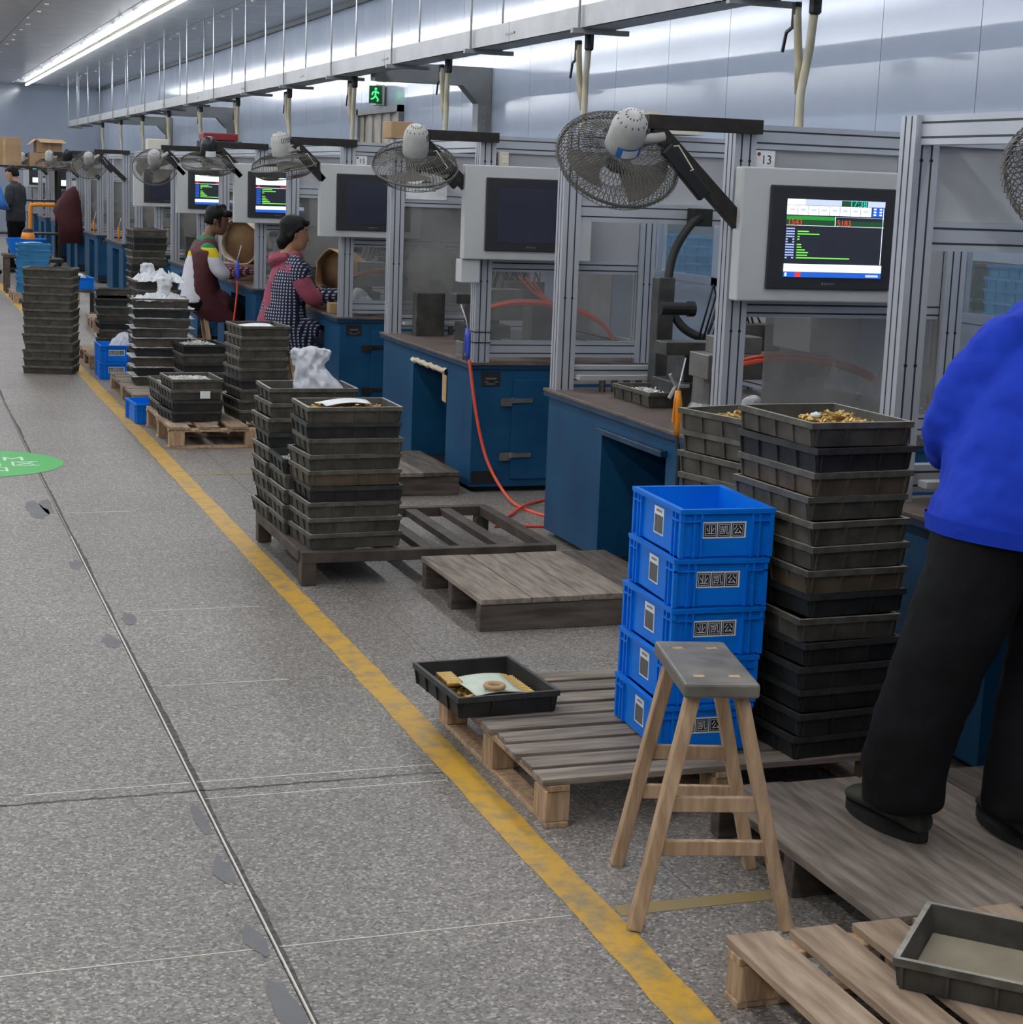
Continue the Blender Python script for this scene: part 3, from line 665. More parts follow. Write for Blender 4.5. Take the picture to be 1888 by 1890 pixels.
# ---------------------------------------------------------------- monitors in grey steel housings
PDX = {1: .0, 2: -.1, 3: -.17, 4: -.2, 5: -.22, 6: -.25, 10: -.2, 12: -.2}
def monitor(k, state):
    W, H_ = .70, .475
    descr = {1: 'grey monitor housing with a lit data screen on machine 13', 2: 'grey monitor housing with a dark screen beside the red air hose',
             3: 'grey monitor housing with a dark screen above the woman in plaid', 4: 'grey monitor housing with a lit screen behind the woman in plaid',
             5: 'grey monitor housing with a lit screen above the man in the maroon apron', 6: 'grey monitor housing with a dark screen behind the fan rim',
             10: 'distant grey monitor housing with a pale lit screen by the maroon coat', 12: 'farthest grey monitor housing with a pale lit screen'}[k]
    t = thing('monitor', descr, 'monitor', (XF+PDX[k], BY(k)-.075, 1.225), 0, 'monitors on the machines')
    box('housing', 'panel_grey', t, 0, W, 0, .062, 0, H_, .006)
    b = MB().box(.11, .62, -.014, .0, .045, .415).obj('bezel', 'bezel', t, bevel=.005)
    x0, x1, z0, z1 = .175, .575, .09, .368
    s = MB().box(x0, x1, -.016, -.014, z0, z1).obj('screen', 'screen_off' if state == 'off' else 'scr_dark', t)
    mk = MB().box(.335, .342, -.0146, -.014, .062, .072)
    for q in range(5): mk.box(.346+.009*q, .352+.009*q, -.0146, -.014, .063, .071)
    mk.obj('maker_mark', 'steel_mid', b)
    MB().bar((.64, .02, H_), (.64, .02, H_+.05), .006, .006).obj('cable', 'black_rubber', t)
    if k == 2: box('junction_box', 'panel_grey', t, 0, .1, .02, .12, -.12, -.002, .004)
    if state == 'off': return t
    Wd, Hd = x1-x0, z1-z0
    lay = [.0168]
    def r(nm, mat, u0, u1, v0, v1):
        lay[0] += .00003
        return MB().box(x0+u0*Wd, x0+u1*Wd, -lay[0], -.016, z0+(1-v1)*Hd, z0+(1-v0)*Hd).obj(nm, mat, s)
    def tx(nm, mat, txt, u, v, sz):
        lay[0] += .00003
        text_mb(txt, sz, Matrix.Translation((x0+u*Wd, -lay[0]-.0006, z0+(1-v)*Hd)) @ Matrix.Rotation(PI/2, 4, 'X')).obj(nm, mat, s)
    if state == 'data':
        r('title_bar', 'scr_pale', 0, 1, 0, .075); r('title_field', 'scr_white', 0, .18, 0, .075)
        r('clock_field', 'scr_dgreen', .55, .82, .005, .075); tx('clock', 'scr_cyan', '17:38', .72, .042, .033)
        r('toolbar', 'scr_white', 0, .86, .08, .20); r('toolbar_icons', 'scr_blue', .87, .99, .08, .20)
        for j in range(7): r('toolbar_divider', 'scr_dark', .105+.107*j, .109+.107*j, .085, .2)
        for j in range(8): r('button_text', 'scr_pale', .03+.107*j, .08+.107*j, .12, .15)
        for j in range(6): r('icon', 'scr_white', .885+.06*(j % 2), .91+.06*(j % 2), .09+.037*(j//2), .11+.037*(j//2))
        r('counter_head', 'scr_green', 0, .49, .215, .262); r('counter_head', 'scr_pale', .5, 1, .215, .219)
        r('counter_field', 'scr_dgreen', 0, .49, .265, .33); r('counter_field', 'scr_dgreen', .5, 1, .265, .33)
        tx('count', 'scr_red', '1543', .085, .297, .03); tx('count', 'scr_red', '5183', .585, .297, .03)
        r('rule', 'scr_white', 0, 1, .333, .338); r('rule', 'scr_white', .493, .497, .21, .338); r('rule', 'scr_white', .985, .989, .08, .82)
        ln = [0, .11, .22, .02, .02, 0, .04, .045, .08, .115, .105, .54]
        for j in range(12):
            v = .37+j*.034
            for q in range(4):
                if j not in (4, 5, 11) or q in (0, 3): r('field_name', 'scr_text', .005+.022*q, .022+.022*q, v, v+.017)
            if ln[j]: r('field_value', 'scr_lime', .12, .12+ln[j], v, v+.014)
        r('status_bar', 'scr_white', 0, 1, .83, .93); r('task_bar', 'scr_blue', 0, 1, .935, 1); r('task_icon', 'scr_white', .01, .03, .945, .99); r('task_icon', 'scr_red', .115, .17, .94, .995); r('task_clock', 'scr_pale', .84, .97, .955, .985)
    elif state == 'list':
        r('toolbar', 'scr_white', 0, 1, 0, .21); r('head', 'scr_red', .02, .09, .24, .27); r('head', 'scr_red', .5, .65, .24, .27); r('rule', 'scr_white', 0, 1, .29, .3)
        for j in range(9): r('field_name', 'scr_blue', .01, .10, .33+j*.05, .36+j*.05)
        for j, l in enumerate((.2, .28, .04, 0, .06, .08, .12, .16, .84)):
            if l: r('field_value', 'scr_lime', .13, .13+l, .33+j*.05, .352+j*.05)
        r('status_bar', 'scr_white', 0, 1, .82, .92); r('task_bar', 'scr_blue', 0, 1, .93, 1)
    else:
        r('page', 'scr_white', 0, 1, .65, 1); r('side', 'scr_white', .72, 1, 0, .65); r('blob', 'scr_white', .42, .55, .18, .36); r('tab', 'scr_cyan', .02, .2, .0, .05)
    return t
for k, s in ((1, 'data'), (2, 'off'), (3, 'off'), (4, 'list'), (5, 'list'), (6, 'off'), (10, 'cam'), (12, 'cam')): monitor(k, s)
# number plates and notices
def plate(k, txt, lab):
    t = thing('number_sign', lab, 'sign', (XF+.09, BY(k)+.018, 1.70), 0)
    box('card', 'paper', t, 0, .078, -.004, 0, -.005, .06)
    text_mb(txt, .045, Matrix.Translation((.044, -.0048, .026)) @ Matrix.Rotation(PI/2, 4, 'X')).obj('digits', 'ink', t)
    MB().lathe([(.007, 0), (.007, .0008)], 10, Matrix.Translation((.013, -.0045, .047)) @ Matrix.Rotation(PI/2, 4, 'X')).obj('red_dot', 'red_box', t)
plate(1, '13', 'white number card reading 13 above the lit monitor')
tag(MB().box(0, .05, -.03, 0, 0, .07).box(.008, .042, -.036, -.03, .012, .05).obj('socket_box', 'cream_box', loc=(XF+.1, BY(2)+.018, 1.70), bevel=.003), 'small white socket box above the dark monitor by the red hose', 'socket')
plate(3, '15', 'white number card reading 15 above the dark monitor by the woman')
t = thing('notice', 'white printed notice fixed under the second fan', 'notice', (XF+.095, BY(2)+ML-.066, 1.50))
box('sheet', 'paper', t, 0, .26, -.003, 0, 0, .15)
MB().box(.1, .16, -.0036, -.003, .1, .108).box(.05, .21, -.0036, -.003, .07, .074).box(.05, .19, -.0036, -.003, .05, .054).obj('print', 'barcode', t)
# clutter on the frame tops
tag(MB().add([(0, 0, 0), (.32, 0, 0), (.32, .3, 0), (0, .3, 0), (.02, .02, .1), (.1, .02, .1), (.1, .28, .1), (.02, .28, .1)], [(3, 2, 1, 0), (4, 5, 6, 7), (0, 1, 5, 4), (1, 2, 6, 5), (2, 3, 7, 6), (3, 0, 4, 7)]).obj('cover', 'cream_box', loc=(XF+.35, BY(1)+ML-.1, 1.86)), 'cream sloping plastic cover lying on top of machine 13', 'cover')
tag(MB().box(0, .14, 0, .2, 0, .1).obj('carton', 'cardboard', loc=(XF-.02, BY(2)+ML-.12, 1.855), bevel=.004), 'small printed carton standing on top behind the second fan', 'box')
tag(MB().lathe([(.0, 0), (.05, 0), (.07, .012), (.075, .03), (.07, .03), (.05, .014), (0, .012)], 18).obj('dish', 'cream_box', loc=(XF+.55, BY(2)+.04, 1.852), smooth=True), 'shallow cream dish left on top of the second frame', 'dish')
tag(MB().box(0, .24, 0, .2, 0, .12).obj('plastic_box', 'cream_box', loc=(XF-.05, BY(6)+.25, 1.856), bevel=.01), 'white plastic box on top of a distant machine frame', 'box')
tag(MB().box(0, .34, 0, .25, 0, .07).obj('parts_case', 'red_box', loc=(XF+.05, BY(5)+.02, 1.93), bevel=.01), 'flat red case lying on the frame top beyond the fans', 'case')
tag(MB().box(0, .4, 0, .28, 0, .07).obj('parts_case', 'navy', loc=(XF+.03, BY(5)+.01, 1.856), bevel=.01), 'flat blue case under the red case on the frame top', 'case')

# ---------------------------------------------------------------- fans
FM = {}
def fan_meshes():
    r = .215; wires = MB(); n = 72
    for i in range(n):
        a = 2*PI*i/n; c, s = math.cos(a), math.sin(a); c2, s2 = math.cos(a+.25), math.sin(a+.25)
        # back cage (motor side +z) and front cage (-z)
        wires.tube([(.06*c, .06*s, .075), (.15*c2, .15*s2, .07), (.205*c2, .205*s2, .035), (r*c2, r*s2, 0)], 0.0015, 3, caps=False)
        wires.tube([(.05*c, .05*s, -.075), (.15*c, .15*s, -.065), (.20*c, .20*s, -.035), (r*c, r*s, 0)], .0012, 3, caps=False)
    for rr, z in ((.06, .075), (.11, .073), (.16, .066), (.19, .048), (.05, -.075), (.10, -.07), (.15, -.065), (.19, -.045)):
        wires.tube([(rr*math.cos(2*PI*j/28), rr*math.sin(2*PI*j/28), z) for j in range(28)], .0014, 3, closed=True)
    FM['cage'] = wires.mesh('cage', 'fan_wire')
    FM['rim'] = MB().tube([(r*math.cos(2*PI*j/40), r*math.sin(2*PI*j/40), 0) for j in range(40)], .0055, 6, closed=True).mesh('cage_rim', 'fan_wire', True)
    bl = MB()
    def f(u, v):
        a = (v-.5)*1.5*(.55+.45*u)+.35*u; rr = .035+u*.145
        return (rr*math.cos(a), rr*math.sin(a), .02*math.sin((v-.5)*2.4)+.003)
    bl.grid(f, 6, 8); m = bl.mesh('blade', 'fan_blade', True); FM['blade'] = m
    FM['hub'] = MB().lathe([(0, -.035), (.03, -.03), (.045, -.01), (.045, .03), (0, .035)], 16).mesh('hub', 'fan_blade', True)
    for nm, mt in (('motor_w', 'fan_white'), ('motor_b', 'fan_black')):
        FM[nm] = MB().lathe([(0, .055), (.058, .055), (.066, .07), (.064, .165), (.057, .195), (.041, .217), (.017, .226), (0, .227)], 20).mesh('motor_housing', mt, True)
    v = MB()
    for i in range(14):
        a = 2*PI*i/14
        v.bar((.054*math.cos(a), .054*math.sin(a), .2005), (.025*math.cos(a), .025*math.sin(a), .2245), .004, .002, up=(math.cos(a), math.sin(a), 1))
    for i in range(7):
        a = -.6+.2*i
        v.bar((.0648*math.cos(a), .0648*math.sin(a), .155), (.060*math.cos(a), .060*math.sin(a), .188), .004, .002, up=(math.cos(a), math.sin(a), 0))
    FM['vent'] = v.mesh('vent_slots', 'slot')
fan_meshes()
def fan(k, fx, fy, fz, tilt, az, black, lab, net=False):
    # arm from the near front column toward the aisle; head tilts over the operator
    t = thing('wall_fan', lab, 'fan', (XF, BY(k), 1.85), 0, 'fans on the machine frames')
    arm = MB().box(-.36, .085, -.045, -.003, -.036, .014).obj('arm', 'dark_metal', t, bevel=.002)
    MB().bar((-.33, -.024, -.03), (.03, -.024, -.36), .04, .055, up=(.7, 0, .7)).obj('brace', 'dark_metal', t, bevel=.002)
    c = MB().bar((-.30, -.06, -.10), (-.14, -.06, -.26), .03, .05, up=(.7, 0, .7)).obj('switch_box', 'fan_black', t, bevel=.006)
    MB().tube([(-.26, -.085, -.09), (-.2, -.085, -.17), (-.24, -.0, -.2), (-.3, 0, -.1)], .003, 5, closed=True).obj('wire_tie', 'strip_brass', t)
    h = Matrix.Translation((fx-XF, fy-BY(k), fz-1.85)) @ Matrix.Rotation(az, 4, 'Z') @ Matrix.Rotation(tilt, 4, 'X')
    def put(nm, me, par=t, loc=None):
        o = mobj(nm, me, par); o.matrix_local = h if loc is None else h @ loc; return o
    put('cage', FM['cage']); put('cage_rim', FM['rim']); put('hub', FM['hub'])
    for j in range(3): put('blade', FM['blade'], t, Matrix.Rotation(j*2*PI/3+k, 4, 'Z'))
    mo = put('motor_housing', FM['motor_b' if black else 'motor_w'])
    o = mobj('vent_slots', FM['vent'], mo)
    if k in (1, 4):
        s = MB()
        for i in range(8):
            a0 = -.9+1.5*i/8-PI/2+.25; a1 = -.9+1.5*(i+1)/8-PI/2+.25
            s.add([((.0667)*math.cos(a0), (.0667)*math.sin(a0), .075), ((.0667)*math.cos(a1), (.0667)*math.sin(a1), .075), ((.0659)*math.cos(a1), (.0659)*math.sin(a1), .12), ((.0659)*math.cos(a0), (.0659)*math.sin(a0), .12)], [(0, 1, 2, 3)])
        ob = s.obj('rating_label', 'paper' if k == 4 else 'sticker_blue', mo)
        if k == 1:
            s = MB()
            for i in range(5):
                a0 = -.58+.9*i/5-PI/2+.25; a1 = -.58+.9*(i+1)/5-PI/2+.25
                s.add([((.0675)*math.cos(a0), (.0675)*math.sin(a0), .08), ((.0675)*math.cos(a1), (.0675)*math.sin(a1), .08), ((.0668)*math.cos(a1), (.0668)*math.sin(a1), .114), ((.0668)*math.cos(a0), (.0668)*math.sin(a0), .114)], [(0, 1, 2, 3)])
            s.obj('label_print', 'paper', mo)
    # neck from motor to arm
    p = h @ Vector((0, 0, .12)); q = Vector((-.30, -.03, -.06))
    n_ = MB().tube([h @ Vector((.05, 0, .1)), (Vector(p)*.4+q*.6)+Vector((0, 0, -.01)), q], [.022, .018, .022], 8).obj('neck', 'fan_white' if not black else 'fan_black', t, smooth=True)
    if net:
        nt = MB()
        for i in range(72):
            for sgn in (1, -1):
                pts = []
                for j in range(8):
                    a = 2*PI*i/72 + sgn*.5*j/7; u = j/7; rr = .215*math.cos(u*1.2)+.01; z = .088*math.sin(u*1.35)
                    pts.append(h @ Vector((rr*math.cos(a), rr*math.sin(a), z)))
                nt.tube(pts, .0011, 3, caps=False)
        o = nt.obj('safety_net', 'fan_wire', t)
    return t
fan(0, 2.60, BY(0)+.46, 1.655, R(45), R(-20), True, 'black wall fan at the right edge above the worker in blue', True)
fan(1, 2.43, BY(1)+.02, 1.70, R(46), R(-4), False, 'white wall fan with a blue label beside monitor 13', True)
fan(2, 2.53, BY(2)-.0, 1.68, R(28), R(-14), False, 'white wall fan with vented motor above the red air hose')
fan(3, 2.48, BY(3)+.0, 1.67, R(12), R(-60), False, 'pale wall fan with a flat tilted cage behind the woman')
fan(4, 2.47, BY(4)+.0, 1.68, R(12), R(10), True, 'black wall fan above the head of the man in the maroon apron')
fan(5, 2.46, BY(5)+.0, 1.65, R(50), R(-10), False, 'white wall fan with a bright cage rim beyond the black fan')
for k in (7, 8, 9, 10, 11, 12):
    fan(k, 2.46, BY(k)+.0, 1.66, R(50 if k == 7 else 14), R(-10), k % 2 == 0, 'distant wall fan on the %s machine of the row' % NTH[k])
# ---------------------------------------------------------------- trays and crates
TL, TW, TH = .39, .31, .0635
TM = {}
def tray_meshes():
    for key, (bm_, rm) in dict(grey=('tray_grey', 'rim_grey'), black=('tray_black', 'rim_black'), brown=('tray_brown', 'rim_grey'), blue=('blue_tray', 'blue_tray')).items():
        b = MB(); L, W, H_ = TL/2-.006, TW/2-.006, TH
        tp = .007; wl = .006
        def ring(l, w_, z): return [(-l, -w_, z), (l, -w_, z), (l, w_, z), (-l, w_, z)]
        rs = [ring(L-tp, W-tp, 0), ring(L, W, H_-.002), ring(L-wl, W-wl, H_-.002), ring(L-tp-wl, W-tp-wl, .006)]
        b.loft([[Vector(p) for p in r_] for r_ in rs], caps=True)
        # ribs (four bays on the long side, three on the short)
        def rib(x, y, ax):
            t = .0035; o = .005
            if ax == 'x':
                sg = 1 if y > 0 else -1
                b.add([(x-t, sg*(W-tp-.001), .002), (x+t, sg*(W-tp-.001), .002), (x+t, sg*(W+.0), H_-.016), (x-t, sg*(W), H_-.016), (x-t, sg*(W-tp+o), .002), (x+t, sg*(W-tp+o), .002), (x+t, sg*(W+o), H_-.016), (x-t, sg*(W+o), H_-.016)], [(0, 1, 2, 3), (4, 7, 6, 5), (0, 4, 5, 1), (1, 5, 6, 2), (3, 2, 6, 7), (0, 3, 7, 4)])
            else:
                sg = 1 if x > 0 else -1
                b.add([(sg*(L-tp-.001), y-t, .002), (sg*(L-tp-.001), y+t, .002), (sg*L, y+t, H_-.016), (sg*L, y-t, H_-.016), (sg*(L-tp+o), y-t, .002), (sg*(L-tp+o), y+t, .002), (sg*(L+o), y+t, H_-.016), (sg*(L+o), y-t, H_-.016)], [(0, 1, 2, 3), (4, 7, 6, 5), (0, 4, 5, 1), (1, 5, 6, 2), (3, 2, 6, 7), (0, 3, 7, 4)])
        for sy in (-1, 1):
            for x in (-.94, -.48, 0, .48, .94): rib(x*L, sy, 'x')
        for sx in (-1, 1):
            for y in (-.9, -.32, .32, .9): rib(sx, y*W, 'y')
        TM[key] = b.mesh('tray', bm_)
        r_ = MB(); O = .006
        L2, W2 = L+O, W+O
        r_.loft([[Vector(p) for p in q] for q in (ring(L+.0005, W+.0005, H_-.016), ring(L2, W2, H_-.016), ring(L2, W2, H_), ring(L-wl+.001, W-wl+.001, H_), ring(L-wl+.001, W-wl+.001, H_-.003))], caps=False)
        me = r_.mesh('rim', rm)
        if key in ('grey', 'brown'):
            me.materials.append(MATS['rim_edge'])  # lighter up-facing lip: worn edge with its highlight painted into the colour
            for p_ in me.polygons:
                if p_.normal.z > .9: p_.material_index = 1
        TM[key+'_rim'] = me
tray_meshes()
def tray(x, y, z, rz, key, label, group=None, cat='tray', tilt=(0, 0)):
    o = mobj('tray', TM[key]); o.location = (x, y, z); o.rotation_euler = (tilt[0], tilt[1], rz)
    tag(o, label, cat, group)
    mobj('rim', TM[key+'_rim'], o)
    return o
CN = {'grey': 'grey', 'black': 'black', 'brown': 'brownish', 'blue': 'blue'}
def stack(x, y, z0, n, rz, where, keys='grey', long_x=True, jit=.006, lean=(0, 0), seed=0, pitch=TH+.0005, ajit=2.0):
    # x,y: near-left corner of the stack on its base
    rnd = random.Random(seed)
    a = rz if long_x else rz+PI/2
    w_, d_ = (TL, TW) if long_x else (TW, TL)
    c = Vector((w_/2*math.cos(rz)-d_/2*math.sin(rz), w_/2*math.sin(rz)+d_/2*math.cos(rz)))
    out = []
    for i in range(n):
        ky = keys if isinstance(keys, str) else keys[(n-1-i) % len(keys)]
        top = n-1-i
        nm = ORD[top] if top < len(ORD) else 'lowest'
        out.append(tray(x+c.x+rnd.uniform(-jit, jit)+lean[0]*i/n, y+c.y+rnd.uniform(-jit, jit)+lean[1]*i/n, z0+i*pitch, a+R(rnd.uniform(-ajit, ajit)), ky,
                        '%s tray, %s%s of the stack %s' % (CN[ky], nm, '' if top == 0 else ' from top', where), 'trays stacked ' + where))
    return out
def pile(par_tray, kind, n, sx, sy, hz, mats, seed=1, off=(0, 0), base=.008):
    # loose small parts heaped in a tray
    rnd = random.Random(seed); b = MB()
    for i in range(n):
        u, v = rnd.uniform(-1, 1), rnd.uniform(-1, 1)
        z = base+hz*(1-.6*max(abs(u), abs(v)))*rnd.uniform(.7, 1.0)
        p = Vector((off[0]+u*sx, off[1]+v*sy, z)); d = Vector((rnd.uniform(-1, 1), rnd.uniform(-1, 1), rnd.uniform(-.4, .4))).normalized()*.013
        b.tube([p-d, p+d], .0042, 5)
    fl = MB().box(off[0]-sx, off[0]+sx, off[1]-sy, off[1]+sy, base-.001, base+hz*.35)
    b.add(fl.v, fl.f)
    o = b.obj('metal_parts', mats); return o
def heap(tr, label, n, sx, sy, hz, mat, seed=1, off=(0, 0), base=.026):
    o = pile(tr, 0, n, sx, sy, hz, mat, seed, off, base)
    o.matrix_world = tr.matrix_basis.copy()
    tag(o, label, 'metal parts', kind='stuff')
    return o
def paper(label, x, y, z, w_, d_, rz, mat='paper', curl=.01, cat='paper'):
    b = MB().grid(lambda u, v: ((u-.5)*w_, (v-.5)*d_, curl*(math.cos((u-.5)*PI)*.6+.3*math.sin(v*5+u*3))), 8, 8)
    o = b.obj('paper_sheet', mat, smooth=True, loc=(x, y, z), rz=rz)
    s = o.modifiers.new('solid', 'SOLIDIFY'); s.thickness = .0006
    return tag(o, label, cat)
def bag(label, x, y, z, rings, mat='plastic_bag', seed=3, cat='plastic bag', n=20, amp=.12, rz=0):
    # crumpled bag lofted from elliptical rings (cx, cy, z, rx, ry)
    b = MB(); rs = []; rnd = random.Random(seed)
    ph = [rnd.uniform(0, 6.3) for _ in range(6)]
    for i, (cx, cy, zz, rx, ry) in enumerate(rings):
        r_ = []
        for j in range(n):
            t = 2*PI*j/n
            k = 1+amp*(math.sin(3*t+ph[0]+i*.9)+.7*math.sin(5*t+ph[1]-i*1.3)+.6*rnd.uniform(-1, 1))
            r_.append(Vector((cx+rx*k*math.cos(t), cy+ry*k*math.sin(t), zz+.25*amp*rx*math.sin(4*t+ph[2]+i))))
        rs.append(r_)
    b.loft(rs, caps=True)
    o = b.obj('plastic_bag', mat, smooth=True, loc=(x, y, z), rz=rz)
    m = o.modifiers.new('sub', 'SUBSURF'); m.levels = 2; m.render_levels = 2
    tx = bpy.data.textures.new('crumple', 'VORONOI'); tx.noise_scale = .035; tx.noise_intensity = 1.2
    d = o.modifiers.new('crumple', 'DISPLACE'); d.texture = tx; d.strength = .022; d.mid_level = .4; d.texture_coords = 'LOCAL'
    return tag(o, label, cat)
def crumple(label, x, y, z, sx, sy, h, mat='film', seed=1, cat='plastic film', nu=16, nv=12):
    rnd = random.Random(seed); tab = {}
    def f(u, v):
        i, j = round(u*nu), round(v*nv)
        k = tab.setdefault((i, j), (rnd.random(), rnd.uniform(-1, 1), rnd.uniform(-1, 1)))
        e = math.sin(u*PI)**.5*math.sin(v*PI)**.5 if 0 < u < 1 and 0 < v < 1 else 0
        return ((u-.5)*sx+k[1]*sx*.04, (v-.5)*sy+k[2]*sy*.04, h*(.15+.85*e)*k[0])
    o = MB().grid(f, nu, nv).obj('plastic_film', mat, smooth=False, loc=(x, y, z))
    s = o.modifiers.new('solid', 'SOLIDIFY'); s.thickness = .0015
    return tag(o, label, cat)

CW, CD, CH = .268, .364, .1325
CM = {}
def crate_meshes():
    b = MB(); L, W, H_ = CW/2, CD/2, CH
    def ring(l, w_, z): return [Vector(p) for p in ((-l, -w_, z), (l, -w_, z), (l, w_, z), (-l, w_, z))]
    i = .010
    b.loft([ring(L-i-.006, W-i-.006, 0), ring(L-i-.006, W-i-.006, .006), ring(L-i, W-i, .006), ring(L-i, W-i, H_-.012), ring(L, W, H_-.012), ring(L, W, H_), ring(L-.014, W-.014, H_), ring(L-.015, W-.015, .008)], caps=True)
    # corner posts and rib bands
    for sx in (-1, 1):
        for sy in (-1, 1):
            cx, cy = sx*(L-.012), sy*(W-.012)
            for dx, dy in ((0, 0), (-sx*.03, 0), (0, -sy*.03), (0, -sy*.052), (-sx*.05, 0)):
                x_, y_ = cx+dx, cy+dy
                if dx == 0 and dy == 0: b.box(min(sx*(L-.013), sx*(L-.002)), max(sx*(L-.013), sx*(L-.002)), min(sy*(W-.013), sy*(W-.002)), max(sy*(W-.013), sy*(W-.002)), .004, H_-.011)
                elif dy == 0: b.box(x_-.003, x_+.003, min(sy*(W-.012), sy*(W-.002)), max(sy*(W-.012), sy*(W-.002)), .004, H_-.011)
                else: b.box(min(sx*(L-.012), sx*(L-.002)), max(sx*(L-.012), sx*(L-.002)), y_-.003, y_+.003, .004, H_-.011)
            b.box(min(sx*(L-.001), sx*(L-.064)), max(sx*(L-.001), sx*(L-.064)), min(sy*(W-.001), sy*(W-.012)), max(sy*(W-.001), sy*(W-.012)), H_-.034, H_-.030)
            b.box(min(sx*(L-.001), sx*(L-.012)), max(sx*(L-.001), sx*(L-.012)), min(sy*(W-.001), sy*(W-.066)), max(sy*(W-.001), sy*(W-.066)), H_-.034, H_-.030)
    CM['body'] = b.mesh('crate', 'blue_plastic')
    CM['rim'] = MB().loft([ring(L+.0008, W+.0008, H_-.006), ring(L+.0008, W+.0008, H_+.0005), ring(L-.013, W-.013, H_+.0005), ring(L-.013, W-.013, H_-.006)], caps=False).mesh('rim', 'blue_plastic')
    # sticker with three framed characters on the short (near) side
    y = -(W-i)-.0007
    CM['seal_card'] = MB().box(-.066, .056, y, y+.0006, .054, .098).mesh('sticker', 'paper')
    q = MB()
    for j in range(3):
        x0 = -.063+j*.039
        q.box(x0, x0+.036, y-.0003, y+.0001, .058, .094)
    CM['seal_ink'] = q.mesh('sticker_frame', 'ink')
    q = MB()
    for j, ch in enumerate('业凯公'):
        x0 = -.063+j*.039
        for a in ((x0+.003, x0+.033, .0900, .0912), (x0+.003, x0+.033, .0608, .0620), (x0+.003, x0+.0042, .0608, .0912), (x0+.0318, x0+.033, .0608, .0912)): q.box(a[0], a[1], y-.0006, y, a[2], a[3])
        t_ = text_mb(ch, .026, Matrix.Translation((x0+.018, y-.0006, .0745)) @ Matrix.Rotation(PI/2, 4, 'X')); q.add(t_.v, t_.f)
    CM['seal_char'] = q.mesh('sticker_characters', 'paper')
    x = -(L-i)-.0007
    CM['code_card'] = MB().box(x, x+.0006, -.04, .03, .034, .108).mesh('code_label', 'paper')
    q = MB(); z0, z1 = .038, .086
    rnd = random.Random(4); yy = -.036
    while yy < .024:
        w_ = rnd.choice((.0012, .002, .003)); q.box(x-.0003, x, yy, yy+w_, z0, z1); yy += w_+rnd.choice((.0006, .001))
    for a in range(4): q.box(x-.0003, x, -.024+a*.01, -.017+a*.01, .095, .101)
    CM['code_bars'] = q.mesh('barcode', 'barcode')
crate_meshes()
def crate(x, y, z, rz, label, group=None, seal=True, code=True):
    o = mobj('crate', CM['body']); o.location = (x, y, z); o.rotation_euler = (0, 0, rz); tag(o, label, 'crate', group)
    mobj('rim', CM['rim'], o)
    if seal:
        s = mobj('sticker', CM['seal_card'], o); mobj('sticker_frame', CM['seal_ink'], s); mobj('sticker_characters', CM['seal_char'], s)
    if code:
        s = mobj('code_label', CM['code_card'], o); mobj('barcode', CM['code_bars'], s)
    return o

# ---------------------------------------------------------------- pallets, rack, stool
def pallet(label, x0, x1, y0, y1, zt, slat_dir='x', nslat=7, mat='wood_pallet', bmat='wood_pallet', gap=.02, blocks=3, bottom=True, rz=0, seed=0, slat_t=.018):
    t = thing('pallet', label, 'pallet', ((x0+x1)/2, (y0+y1)/2, 0), rz)
    hx, hy = (x1-x0)/2, (y1-y0)/2; rnd = random.Random(seed)
    lb = zt-slat_t
    if slat_dir == 'x':
        w_ = (2*hy-gap*(nslat-1))/nslat
        for i in range(nslat):
            a = -hy+i*(w_+gap); j = rnd.uniform(-.012, .012)
            box('slat', mat+'_x', t, -hx+j, hx+j, a+rnd.uniform(0, .004), a+w_-rnd.uniform(0, .004), lb, zt-rnd.uniform(0, .002), .002)
        pos = [(-hx+.035), 0, hx-.035][:blocks] if blocks == 3 else [-hx+.035, hx-.035]
        for x in pos:
            box('stringer_board', bmat, t, x-.03, x+.03, -hy, hy, lb-.016, lb, .002)
            for y in (-hy+.05, 0, hy-.05): box('block', bmat, t, x-.033, x+.033, y-.045, y+.045, .014, lb-.016, .003)
            if bottom: box('bottom_board', bmat, t, x-.03, x+.03, -hy, hy, 0, .014, .002)
    else:
        w_ = (2*hx-gap*(nslat-1))/nslat
        for i in range(nslat):
            a = -hx+i*(w_+gap); j = rnd.uniform(-.012, .012)
            box('slat', mat+'_y', t, a+rnd.uniform(0, .004), a+w_-rnd.uniform(0, .004), -hy+j, hy+j, lb, zt-rnd.uniform(0, .002), .002)
        for y in (-hy+.035, 0, hy-.035):
            box('stringer_board', bmat, t, -hx, hx, y-.03, y+.03, lb-.016, lb, .002)
            for x in (-hx+.05, 0, hx-.05): box('block', bmat, t, x-.045, x+.045, y-.033, y+.033, .014, lb-.016, .003)
            if bottom: box('bottom_board', bmat, t, -hx, hx, y-.03, y+.03, 0, .014, .002)
    return t
def platform(label, x0, x1, y0, y1, zt, n, seed=0):
    # low standing platform: wide planks along the aisle on cross bearers
    t = thing('platform', label, 'platform', (x0, y0, 0)); rnd = random.Random(seed)
    w_ = (x1-x0)/n
    for i in range(n): box('plank', 'wood_dark_y' if i == n-1 else 'wood_pallet_grey_y', t, i*w_+.002, (i+1)*w_-.002, rnd.uniform(-.006, .006), y1-y0+rnd.uniform(-.01, .01), zt-.022, zt-rnd.uniform(0, .003), .002)
    D = y1-y0
    for y in (0.0, D/2-.03, D-.06): box('bearer', 'wood_dark_x', t, 0.004, x1-x0-.004, y+.005, y+.055, 0, zt-.022, .003)
    return t
